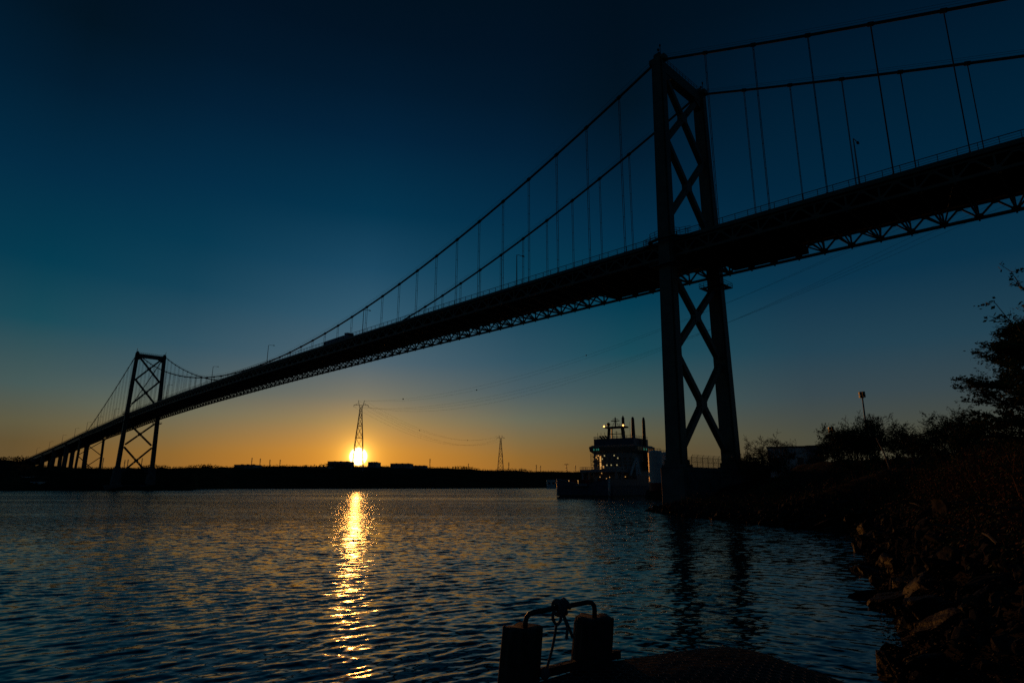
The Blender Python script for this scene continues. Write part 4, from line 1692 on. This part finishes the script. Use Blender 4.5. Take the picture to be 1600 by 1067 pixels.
# multi-stemmed shrubs: several stems from one foot
def make_shrub(name, px, D, ytop, wpx, label, seed, leafy, cat='bush', stems=7, levels=3, leaf=0.13, group=None, spread=0.55, twigs=3):
    p = on_ground(px, D)
    hgt = at(px, ytop, D).z - p.z
    wid = wpx / F_PX * D
    rg = random.Random(seed)
    r_ = empty(name, p)
    tag(r_, label, cat, group)
    T, V, Fc = MB(), [], []
    for k in range(stems):
        sx = rg.uniform(-0.5, 0.5) * wid * 0.62
        sy = rg.uniform(-0.3, 0.3) * wid * 0.5
        hh = hgt * rg.uniform(0.68, 1.0) * (1 - 0.35 * abs(sx) / (wid * 0.5 + 0.01))
        tb, lv, lf = grow(rg, hgt=hh * 1.0, spread=spread, levels=levels, leafy=leafy, trunk_r=0.03 + 0.008 * hh, lean=sx / hh * 0.6, n_main=9, up=0.45, leaf=leaf, clear=0.04, twigs=twigs, lps=2, mint=0.00017 * D)
        o_ = Vector((sx, sy, 0))
        n = len(T.v)
        T.v.extend([(a + sx, b + sy, c) for a, b, c in tb.v])
        T.f.extend([tuple(i + n for i in f) for f in tb.f])
        T.m.extend([0] * len(tb.f))
        n = len(V)
        V.extend([(a + sx, b + sy, c) for a, b, c in lv])
        Fc.extend([tuple(i + n for i in f) for f in lf])
    zs = max(v[2] for v in T.v)
    f = hgt / zs
    T.v = [(a, b, c * f) for a, b, c in T.v]
    V = [(a, b, c * f) for a, b, c in V]
    T.build('trunk', M['twig'], r_)
    if Fc:
        me = bpy.data.meshes.new('crown')
        me.from_pydata(V, [], Fc)
        me.materials.append(M['leaf'])
        o = bpy.data.objects.new('crown', me)
        C.objects.link(o)
        o.parent = r_


BG = 'bushes along the top of the right bank'
make_shrub('bare_tree', 1216, 128, 668, 62, 'bare spreading tree in front of the pale warehouse', 3, 0.35, cat='tree', stems=8, levels=4, leaf=0.10, spread=1.0)
make_shrub('bare_tree', 1182, 122, 694, 30, 'small bare leaning tree at the left corner of the pale warehouse', 31, 0.25, cat='tree', stems=4, levels=4, leaf=0.14)
make_shrub('bush', 1283, 118, 690, 34, 'low leafless bush in front of the small grey block', 32, 0.25, stems=5, leaf=0.16, group=BG)
make_shrub('bush', 1310, 100, 662, 46, 'bush beside the shorter floodlight pole', 5, 0.6, stems=11, leaf=0.17, group=BG)
make_shrub('bush', 1344, 92, 650, 60, 'dense dark bush at the foot of the tall floodlight pole', 6, 0.8, stems=13, leaf=0.17, group=BG)
make_shrub('bare_tree', 1372, 96, 641, 52, 'bare fine-twigged tree just right of the tall floodlight pole', 7, 0.2, cat='tree', stems=9, levels=4, leaf=0.12)
make_shrub('bush', 1422, 84, 653, 50, 'open airy bush right of the bare fine-twigged tree', 8, 0.6, stems=12, leaf=0.15, group=BG)
make_shrub('bush', 1462, 74, 659, 46, 'thin see-through bush between the airy bush and the taller thicket', 9, 0.5, stems=12, leaf=0.12, group=BG)
make_shrub('bush', 1503, 62, 634, 66, 'tall thicket left of the big leafy tree', 10, 0.7, stems=12, leaf=0.13, group=BG)
make_shrub('bush', 1545, 55, 640, 60, 'thicket under the big leafy tree', 12, 0.8, stems=11, leaf=0.12, group=BG)
make_shrub('bush', 1480, 58, 690, 60, 'low bush below the taller thicket on the bank slope', 13, 0.6, stems=8, leaf=0.1, group=BG)
make_shrub('bush', 1390, 72, 702, 60, 'low bush below the bare fine-twigged tree', 14, 0.5, stems=8, leaf=0.12, group=BG)
make_shrub('bush', 1330, 84, 704, 60, 'low bush below the dense dark bush', 15, 0.5, stems=8, leaf=0.13, group=BG)
make_shrub('bush', 1575, 44, 668, 70, 'leafy bush at the right edge under the big tree', 16, 0.8, stems=10, leaf=0.1, group=BG)

# big tree on the right edge
tp = on_ground(1650, 30)
rgt = random.Random(44)
big_h = at(1650, 492, 30).z - tp.z


def leafy_tree():
    r_ = empty('leafy_tree', tp)
    tag(r_, 'big leafy tree at the right edge with layered branches', 'tree')
    T, V, Fc = MB(), [], []
    rg = rgt
    T.tube([(0, 0, 0), (0.05, 0, big_h * 0.35), (-0.05, 0.05, big_h * 0.7), (0, 0, big_h * 0.97)], [0.26, 0.2, 0.11, 0.02], 8)

    def leaf(c, e):
        a = Vector((rg.gauss(0, 1), rg.gauss(0, 1), rg.gauss(0, 0.7))).normalized()
        b_ = a.orthogonal().normalized()
        n = len(V)
        V.extend([tuple(c - a * e), tuple(c + b_ * e * 0.6), tuple(c + a * e), tuple(c - b_ * e * 0.6)])
        Fc.append((n, n + 1, n + 2, n + 3))

    for k in range(96):
        f = 0.08 + 0.90 * (k + rg.random()) / 96
        z = big_h * f
        az = k * 2.4 + rg.uniform(-0.5, 0.5)
        L = 3.6 * (math.sin(math.pi * min(1, 0.22 + f * 0.80)) ** 0.8) * rg.uniform(0.6, 1.0) + 0.3
        p0 = Vector((0, 0, z * 0.93))
        d = Vector((math.cos(az), math.sin(az), rg.uniform(0.05, 0.75)))
        pts = [p0]
        for i in range(6):
            d = (d + Vector((rg.gauss(0, 0.12), rg.gauss(0, 0.12), rg.gauss(-0.02, 0.08)))).normalized()
            pts.append(pts[-1] + d * L / 6)
        T.tube(pts, [0.055 * (1 - 0.85 * i / 6) + 0.004 for i in range(7)], 4, cap=False)
        for i in range(2, 7):
            for q in range(6):
                dv = Vector((rg.gauss(0, 1), rg.gauss(0, 1), rg.gauss(0.15, 0.45)))
                dv = (dv.normalized() + d * 0.7).normalized() * rg.uniform(0.25, 0.8)
                b0 = pts[i].lerp(pts[i - 1], rg.random())
                e1 = b0 + dv
                T.tube([b0, b0 + dv * 0.5 + Vector((0, 0, 0.03)), e1], [0.012, 0.008, 0.004], 3, cap=False)
                for m_ in range(rg.randint(12, 21)):
                    c = b0.lerp(e1, rg.uniform(0.3, 1.08)) + Vector((rg.gauss(0, 0.07), rg.gauss(0, 0.07), rg.gauss(0, 0.05)))
                    leaf(c, rg.uniform(0.045, 0.10))
    T.build('trunk', M['bark'], r_)
    me = bpy.data.meshes.new('crown')
    me.from_pydata(V, [], Fc)
    me.materials.append(M['leaf'])
    o = bpy.data.objects.new('crown', me)
    C.objects.link(o)
    o.parent = r_


leafy_tree()

# near tree outside the frame whose branch tips hang into view
def overhang():
    foot = on_ground(1745, 15)
    r_ = empty('maple_tree', foot)
    tag(r_, 'tree just outside the right edge with a few budding branch tips reaching into view', 'tree')
    rg = random.Random(8)
    T, V, Fc = MB(), [], []
    top = Vector((0.35, 0.2, 5.3))
    T.tube([(0, 0, 0), (0.1, 0, 1.8), (0.2, 0.1, 3.6), top], [0.22, 0.18, 0.12, 0.04], 8)

    def leaves(p):
        for _ in range(4):
            c = p + Vector((rg.gauss(0, 1), rg.gauss(0, 1), rg.gauss(0, 1))) * 0.05
            a = Vector((rg.gauss(0, 1), rg.gauss(0, 1), rg.gauss(0, 1))).normalized()
            b = a.orthogonal().normalized()
            e = rg.uniform(0.035, 0.075)
            n = len(V)
            V.extend([tuple(c - a * e), tuple(c + b * e * 0.7), tuple(c + a * e), tuple(c - b * e * 0.7)])
            Fc.append((n, n + 1, n + 2, n + 3))
    for px, py, z0, D in ((1552, 470, 3.6, 14), (1580, 425, 4.2, 14.4), (1576, 503, 3.2, 14.8), (1602, 452, 4.0, 13.6), (1640, 380, 4.8, 15)):
        tip = at(px, py, D) - foot
        s = Vector((0.12, 0.05, z0))
        pts = []
        for i in range(9):
            f = i / 8
            q = s.lerp(tip, f) + Vector((0, 0, -0.45 * math.sin(f * math.pi))) + Vector((0, rg.gauss(0, 0.03), rg.gauss(0, 0.03)))
            pts.append(q)
        pts[-1] = tip
        T.tube(pts, [0.05 * (1 - 0.88 * i / 8) for i in range(9)], 5, cap=False)
        for i in range(3, 9):
            leaves(pts[i])
            for _ in range(2):
                dv = Vector((rg.uniform(-0.4, 0.2), rg.gauss(0, 0.2), rg.uniform(-0.15, 0.25)))
                e = pts[i] + dv
                T.tube([pts[i], e], [0.009, 0.005], 3, cap=False)
                leaves(e)
                leaves(pts[i].lerp(e, 0.6))
    T.build('trunk', M['bark'], r_)
    me = bpy.data.meshes.new('crown')
    me.from_pydata(V, [], Fc)
    me.materials.append(M['leaf'])
    o = bpy.data.objects.new('crown', me)
    C.objects.link(o)
    o.parent = r_


overhang()

# leaning pale trunk in the brush
b = MB()
a_, e_ = on_ground(1396, 66) + Vector((0, 0, -0.3)), at(1369, 684, 67)
b.tube([a_, a_.lerp(e_, 0.5) + Vector((0.12, 0, 0.05)), e_], [0.1, 0.08, 0.04], 6)
o = b.build('leaning_trunk', mat('pale_bark', (0.32, 0.27, 0.2), 0.8, var=0.5, scale=8), off=a_)
tag(o, 'pale leafless trunk leaning left on the bank slope', 'tree trunk')

# ------------------------------------------------------------------ undergrowth on the bank
def undergrowth():
    rg = random.Random(77)
    V, Fc, MI = [], [], []
    n_st = 0
    while n_st < 12500:
        y = rg.uniform(13, 118) if rg.random() < 0.45 else rg.uniform(13, 62)
        off = rg.uniform(4.2, 24) if rg.random() < 0.7 else rg.uniform(2.6, 7)
        if n_st > 10500:
            y, off = rg.uniform(17, 52), rg.uniform(3.6, 10)
        x = shore_x(y) + off
        if y > 60 and off < 4 and rg.random() < 0.5:
            continue
        if (Vector((x, y, 0)) - Vector((NX, NY, 0))).length < 19:
            continue
        z = ground(x, y) - 0.1
        hh = rg.uniform(0.5, 1.9) * (1.0 if off > 5.5 else 0.5) * (1.45 if y < 55 and off > 5.5 else 1)
        d = Vector((rg.gauss(0, 0.35), rg.gauss(0, 0.35), 1)).normalized()
        p = Vector((x, y, z))
        w = 0.010 + 0.007 * hh
        sd = Vector((rg.uniform(-1, 1), rg.uniform(-1, 1), 0)).normalized() * w
        n = len(V)
        p1 = p + d * hh * 0.5
        d2 = (d + Vector((rg.gauss(0, 0.4), rg.gauss(0, 0.4), 0))).normalized()
        p2 = p1 + d2 * hh * 0.5
        V.extend([tuple(p - sd), tuple(p + sd), tuple(p1 + sd * 0.7), tuple(p1 - sd * 0.7), tuple(p2)])
        Fc.extend([(n, n + 1, n + 2, n + 3), (n + 3, n + 2, n + 4)])
        MI.extend([0, 0])
        for _ in range(rg.randint(4, 9)):
            q = p1.lerp(p2, rg.uniform(-0.8, 1.0)) + Vector((rg.gauss(0, 0.16), rg.gauss(0, 0.16), rg.gauss(0, 0.1)))
            a = Vector((rg.gauss(0, 1), rg.gauss(0, 1), rg.gauss(0, 1))).normalized()
            bb_ = a.orthogonal().normalized()
            e = rg.uniform(0.03, 0.085) * (1 + y / 70)
            n = len(V)
            V.extend([tuple(q - a * e), tuple(q + bb_ * e * 0.5), tuple(q + a * e), tuple(q - bb_ * e * 0.5)])
            Fc.append((n, n + 1, n + 2, n + 3))
            MI.append(1 if rg.random() < 0.45 else 0)
        n_st += 1
    me = bpy.data.meshes.new('undergrowth')
    me.from_pydata(V, [], Fc)
    me.materials.append(M['brush'])
    me.materials.append(M['leaf'])
    me.polygons.foreach_set('material_index', MI)
    o = bpy.data.objects.new('undergrowth', me)
    C.objects.link(o)
    tag(o, 'tangled brown brush and young leaves covering the right bank', 'undergrowth', kind='stuff')


undergrowth()

# ------------------------------------------------------------------ shore boulders
def rock_mesh(seed, wet):
    rg = random.Random(seed)
    bmv = []
    import bmesh
    bm = bmesh.new()
    bmesh.ops.create_icosphere(bm, subdivisions=3, radius=1.0)
    planes = []
    for k in range(11):
        n = Vector((rg.gauss(0, 1), rg.gauss(0, 1), rg.gauss(0, 0.8))).normalized()
        planes.append((n, rg.uniform(0.38, 0.8)))
    ph = [rg.uniform(0, 6) for _ in range(6)]
    for v in bm.verts:
        p = v.co.copy()
        for n, dd in planes:
            e = p.dot(n) - dd
            if e > 0:
                p -= n * e
        w = 0.035 * (math.sin(7 * p.x + ph[0]) + math.sin(8 * p.y + ph[1]) + math.sin(9 * p.z + ph[2])) + 0.02 * math.sin(19 * p.x + 17 * p.y + ph[3])
        v.co = p * (1 + w * (1.3 if wet else 1))
    me = bpy.data.meshes.new('boulder')
    bm.to_mesh(me)
    bm.free()
    me.materials.append(M['weed'] if wet else M['rock'])
    return me


dry = [rock_mesh(100 + k, False) for k in range(6)]
wet = [rock_mesh(200 + k, True) for k in range(4)]
rg = random.Random(5)
cnt = 0
RLAB = {('dry', 0): 'grey angular boulder on the upper part of the rocky shore', ('wet', 0): 'dark rockweed-covered boulder at the water edge of the rocky shore',
        ('dry', 1): 'grey angular boulder on the distant rocky point beside the bridge pier', ('wet', 1): 'dark wet boulder at the tip of the rocky point beside the bridge pier'}
tries = 0
placed = []
while cnt < 285 and tries < 9000:
    tries += 1
    y = 11 + (rg.random() ** 1.3) * 97
    if y < 60:
        off = rg.uniform(-0.5, 6.4)
    else:
        off = rg.uniform(-0.4, 6.0)
    x = shore_x(y) + off
    isw = off * 0.88 < 2.0
    s = rg.uniform(0.28, 0.75) * (1.0 if y < 40 else 1.1)
    if cnt < 70:                                         # a ragged row along the water's edge
        y = 11 + (rg.random() ** 1.2) * 60
        off = rg.gauss(0.55, 0.45)
        x = shore_x(y) + off
        isw = True
        s = rg.uniform(0.35, 0.95)
    if rg.random() < 0.12 and not isw:
        s *= 1.5
    if any((x - a) ** 2 + (y - b_) ** 2 < (0.55 * (s + c)) ** 2 for a, b_, c in placed):
        continue
    placed.append((x, y, s))
    me = rg.choice(wet if isw else dry)
    o = bpy.data.objects.new('boulder', me)
    o.location = (x, y, ground(x, y) + s * 0.12)
    o.scale = (s * rg.uniform(1.0, 1.9), s * rg.uniform(0.8, 1.25), s * rg.uniform(0.4, 0.8))
    o.rotation_euler = (rg.uniform(-0.55, 0.55), rg.uniform(-0.55, 0.55), rg.uniform(0, 6.28))
    C.objects.link(o)
    k = ('wet' if isw else 'dry', 1 if y > 62 else 0)
    tag(o, RLAB[k], 'boulder', {('dry', 0): 'dry boulders on the rocky shore', ('wet', 0): 'weedy boulders at the water edge', ('dry', 1): 'boulders on the rocky point', ('wet', 1): 'wet boulders on the rocky point'}[k])
    cnt += 1


def rubble():
    rg = random.Random(61)
    V, Fc = [], []
    src = [([tuple(v.co) for v in m_.vertices], [tuple(p.vertices) for p in m_.polygons]) for m_ in (small_rock(k) for k in range(4))]
    for k in range(1700):
        y = 11 + (rg.random() ** 1.4) * 95
        off = rg.uniform(-0.2, 6.2)
        x = shore_x(y) + off
        sc = rg.uniform(0.08, 0.30) * (1 + y / 120)
        vs, fs = rg.choice(src)
        e = Euler((rg.uniform(0, 6), rg.uniform(0, 6), rg.uniform(0, 6))).to_matrix()
        p = Vector((x, y, ground(x, y) + 0.06))
        n = len(V)
        kx, kz = rg.uniform(0.8, 1.7), rg.uniform(0.5, 1.0)
        V.extend([tuple(p + e @ Vector((a * sc * kx, b_ * sc, c * sc * kz))) for a, b_, c in vs])
        Fc.extend([tuple(i + n for i in f) for f in fs])
    me = bpy.data.meshes.new('rubble')
    me.from_pydata(V, [], Fc)
    me.materials.append(M['rock'])
    o = bpy.data.objects.new('rubble', me)
    C.objects.link(o)
    tag(o, 'small dark stones filling the gaps between the shore boulders', 'rubble', kind='stuff')


def small_rock(seed):
    import bmesh
    rg = random.Random(300 + seed)
    bm = bmesh.new()
    bmesh.ops.create_icosphere(bm, subdivisions=2, radius=1.0)
    pl = [(Vector((rg.gauss(0, 1), rg.gauss(0, 1), rg.gauss(0, 1))).normalized(), rg.uniform(0.4, 0.8)) for _ in range(8)]
    for v in bm.verts:
        for n, dd in pl:
            q = v.co.dot(n) - dd
            if q > 0:
                v.co -= n * q
    me = bpy.data.meshes.new('stone')
    bm.to_mesh(me)
    bm.free()
    return me


rubble()


def rockweed():                                          # bladder wrack hanging over the tide line
    rg = random.Random(91)
    V, Fc = [], []
    for k in range(26000):
        y = 11 + (rg.random() ** 1.7) * 60
        off = rg.gauss(0.9, 0.9)
        if off < -0.6 or off > 3.2:
            continue
        x = shore_x(y) + off
        z = max(0.02, ground(x, y)) + abs(rg.gauss(0.16, 0.2)) * (0.6 + 0.6 * math.sin(1.9 * x + 1.3 * y) ** 2)
        e = rg.uniform(0.014, 0.04) * (1 + y / 50)
        a = Vector((rg.gauss(0, 1), rg.gauss(0, 1), rg.gauss(0, 0.5))).normalized()
        bb_ = a.orthogonal().normalized()
        n = len(V)
        c = Vector((x, y, z))
        V.extend([tuple(c - a * e), tuple(c + bb_ * e * 0.45), tuple(c + a * e), tuple(c - bb_ * e * 0.45)])
        Fc.append((n, n + 1, n + 2, n + 3))
    me = bpy.data.meshes.new('rockweed')
    me.from_pydata(V, [], Fc)
    me.materials.append(M['weed'])
    o = bpy.data.objects.new('rockweed', me)
    C.objects.link(o)
    tag(o, 'wet brown rockweed draped over the stones at the tide line', 'seaweed', kind='stuff')


rockweed()


def driftwood():
    rg = random.Random(14)
    for k in range(9):
        y = rg.uniform(16, 44)
        x = shore_x(y) + rg.uniform(2.5, 6)
        b = MB()
        L = rg.uniform(0.7, 1.8)
        a = rg.uniform(0, 3.14)
        p = Vector((x, y, ground(x, y) + 0.42))
        d = Vector((math.cos(a), math.sin(a), 0.12)) * L
        b.tube([p, p + d * 0.5 + Vector((0, 0, 0.06)), p + d], [0.05, 0.045, 0.025], 5)
        o = b.build('driftwood', M['wood'], off=p)
        tag(o, 'bleached driftwood stick lying on the shore rocks', 'driftwood', 'driftwood on the rocks')


driftwood()

# ------------------------------------------------------------------ foreground: wharf corner, piles, rail and rope
ZW = 2.4
edge = [(740, 1090), (790, 1078), (840, 1063), (900, 1045), (960, 1030), (1020, 1021), (1080, 1012.5), (1130, 1008), (1160, 1010.5), (1190, 1017), (1230, 1031), (1280, 1049), (1330, 1067), (1400, 1094)]
ep = [atz(px, py, ZW) for px, py in edge]
poly = [(p.x, p.y) for p in ep]
poly = [(-2.6, 3.2), (-1.2, 4.4)] + poly + [(4.2, 3.0), (4.6, -3.0), (-3.2, -3.0)]
poly = poly[::-1]                                        # counter-clockwise
area = sum(poly[i][0] * poly[(i + 1) % len(poly)][1] - poly[(i + 1) % len(poly)][0] * poly[i][1] for i in range(len(poly)))
if area < 0:
    poly = poly[::-1]
wharf = empty('wharf', (1.0, 2.0, 0))
tag(wharf, 'dark wharf corner covered with wire netting at the bottom of the view', 'wharf')
b = MB()
b.prism([(x - 1, y - 2) for x, y in poly], ZW - 0.35, ZW - 0.012)
b.build('platform', M['tarp'], wharf)
b = MB()
for x, y in ((2.0, 5.6), (0.2, 4.7), (3.2, 3.6), (-2.2, 2.0), (3.8, -1.5), (-2.2, -2.0)):
    b.tube([(x - 1, y - 2, -4), (x - 1, y - 2, ZW - 0.36)], 0.15, 10)
b.build('support_pile', M['wood'], wharf)


def inside(x, y):
    c = False
    n = len(poly)
    for i in range(n):
        x0, y0 = poly[i]
        x1, y1 = poly[(i + 1) % n]
        if (y0 > y) != (y1 > y) and x < (x1 - x0) * (y - y0) / (y1 - y0) + x0:
            c = not c
    return c


b = MB()                                                 # hexagonal wire netting laid over the planks, a little slack
cell = 0.062
rg = random.Random(3)
sx, sy = cell * math.sqrt(3), cell * 1.5


def hv(x, y):
    return Vector((x + 0.010 * math.sin(9 * y + 3 * x), y + 0.010 * math.sin(8 * x), ZW + 0.006 + 0.012 * (math.sin(5.1 * x + 2 * y) * math.sin(4.3 * y) + 1) * 0.5))


for j in range(int(-1 / sy), int(9 / sy)):
    for i in range(int(-3 / sx), int(5 / sx)):
        cx, cy = i * sx + (sx / 2 if j % 2 else 0), j * sy
        if not (1.5 < cy < 7.2) or not inside(cx, cy):
            continue
        vv = [(cx + cell * math.cos(R(30 + 60 * k)), cy + cell * math.sin(R(30 + 60 * k))) for k in range(6)]
        for k in (0, 1, 2):
            a, c = vv[k], vv[k + 1]
            if inside(*a) and inside(*c):
                p, q = hv(*a), hv(*c)
                b.beam(p - Vector((1, 2, 0)), q - Vector((1, 2, 0)), 0.0045, 0.0045)
b.build('wire_netting', M['net'], wharf)
b = MB()                                                 # low timber kerb along the left edge
k0, k1 = atz(846, 1055, ZW), atz(966, 1024, ZW)
b.beam((k0.x - 1, k0.y - 2, ZW + 0.02), (k1.x - 1, k1.y - 2, ZW + 0.02), 0.07, 0.07)
kp = atz(958, 1028, ZW)
b.build('kerb', M['wood'], wharf)


def pile(px, pyt, pxb, D, wpx, label):
    top = at(px, pyt, D)
    low = at(pxb, 1067, D)
    ax = (top - low)
    foot = low + ax * ((-2.0 - low.z) / ax.z)
    rr_ = wpx / 2 / F_PX * (D * COSP + (top.z - H) * SINP)
    r_ = empty('mooring_pile', (foot.x, foot.y, -2.0))
    tag(r_, label, 'mooring pile', 'wooden piles at the wharf edge')
    rg = random.Random(int(px))
    T = top - Vector((foot.x, foot.y, -2.0))
    rings = []
    n = 40
    wob = [rg.gauss(0, 0.012) + (-0.02 if rg.random() < 0.18 else 0) for _ in range(n)]
    for z, s in ((0, 1.12), (1.2, 1.1), (2.4, 1.07), (T.z * 0.7, 1.05), (T.z * 0.85, 1.03), (T.z - 0.05, 1.0), (T.z - 0.012, 0.985), (T.z, 0.94)):
        f = z / T.z
        c = Vector((T.x * f, T.y * f, z))
        rings.append([tuple(c + Vector((math.cos(2 * math.pi * k / n), math.sin(2 * math.pi * k / n), 0)) * (rr_ * s + wob[k] + rg.gauss(0, 0.0015)) + Vector((0, 0, (0.012 * math.sin(k * 0.7 + px) if z > T.z - 0.02 else 0)))) for k in range(n)])
    b = MB()
    b.loft(rings)
    b.build('post', M['wood'], r_, smooth=True)
    return top


t1 = pile(817, 979.5, 810, 5.85, 61, 'left wooden mooring pile, the one nearer the middle of the water')
t2 = pile(928, 963.5, 921, 6.25, 57, 'right wooden mooring pile, the one beside the netted wharf')
D1, D2 = 5.85, 6.25


def pp(px, py):
    f = (px - 817) / (928 - 817)
    return at(px, py, D1 + (D2 - D1) * f)


b = MB()
raw = [(821, 982), (821, 972), (822.5, 965), (827, 959), (834, 956), (860, 951.5), (880, 947.5), (905, 943), (918, 940.5), (924, 941), (928, 945), (929, 952), (929, 966)]
pts = [pp(*q) for q in raw]
b.tube(pts, 0.0225, 10)
o = b.build('grab_rail', M['dark'], smooth=True, off=pts[0])
tag(o, 'bent black pipe rail joining the tops of the two wooden piles', 'rail')

rope = empty('mooring_rope', pp(877, 948))
tag(rope, 'grey rope knotted round the pipe rail with frayed ends hanging down', 'rope')
ro_ = Vector(rope.location)
b = MB()
c = pp(877, 948)
axd = (pp(890, 945.5) - pp(866, 950.5)).normalized()
u1 = axd.orthogonal().normalized()
u2 = axd.cross(u1)
coil = []
for i in range(90):                                      # turns of rope round the rail
    a = i / 90 * 2 * math.pi * 5.5
    coil.append(c + axd * (-0.05 + 0.10 * i / 90 + 0.008 * math.sin(a * 1.7)) + (u1 * math.cos(a) + u2 * math.sin(a)) * (0.043 + 0.012 * math.sin(i * 0.31)) - ro_)
b.tube(coil, 0.017, 6)
coil = []
for i in range(70):                                      # crossing turns over them
    a = i / 70 * 2 * math.pi * 3
    coil.append(c + axd * 0.055 * math.cos(a * 0.5 + 0.4) + (u1 * math.cos(a) + u2 * math.sin(a)) * 0.064 - ro_)
b.tube(coil, 0.016, 6)
b.build('knot', M['rope'], rope, smooth=True)
b = MB()
lp_ = []
for px, py in ((866, 951), (863, 958), (863.5, 966), (867, 972), (871, 973), (875, 968), (876, 960), (876, 952)):
    lp_.append(pp(px, py) - ro_ + Vector((0, -0.05, 0)))
b.tube(lp_, 0.014, 6)
b.build('loop', M['rope'], rope, smooth=True)
b = MB()
e1 = at(851.5, 1052, 5.75)
s1 = pp(869, 973)
pts = [s1.lerp(e1, f) - ro_ + Vector((0.012 * math.sin(f * 3), -0.05 * (1 - f), 0)) for f in np.linspace(0, 1, 10)]
b.tube(pts, 0.0125, 6)
b.lathe([(0.015, -0.05), (0.045, -0.02), (0.04, 0.03), (0.01, 0.05)], 8, tuple(e1 - ro_))
b.build('hanging_line', M['rope'], rope, smooth=True)
for ends in (((878, 956), (882, 966), (886, 978), (885, 990), (884.5, 995)), ((879, 956), (884, 968), (889, 980), (892, 988), (894, 993))):
    b = MB()
    pts = [pp(*q) - ro_ + Vector((0, -0.045, 0)) for q in ends]
    b.tube(pts, [0.013, 0.013, 0.013, 0.014, 0.016], 6)
    last = pts[-1]
    rg = random.Random(len(kids(rope)))
    for q in range(10):
        b.tube([pts[-2], last + Vector((rg.gauss(0, 0.012), rg.gauss(0, 0.012), -abs(rg.gauss(0.012, 0.012))))], [0.005, 0.002], 3, cap=False)
    b.build('frayed_end', M['rope'], rope)

for k in range(0):
    pass
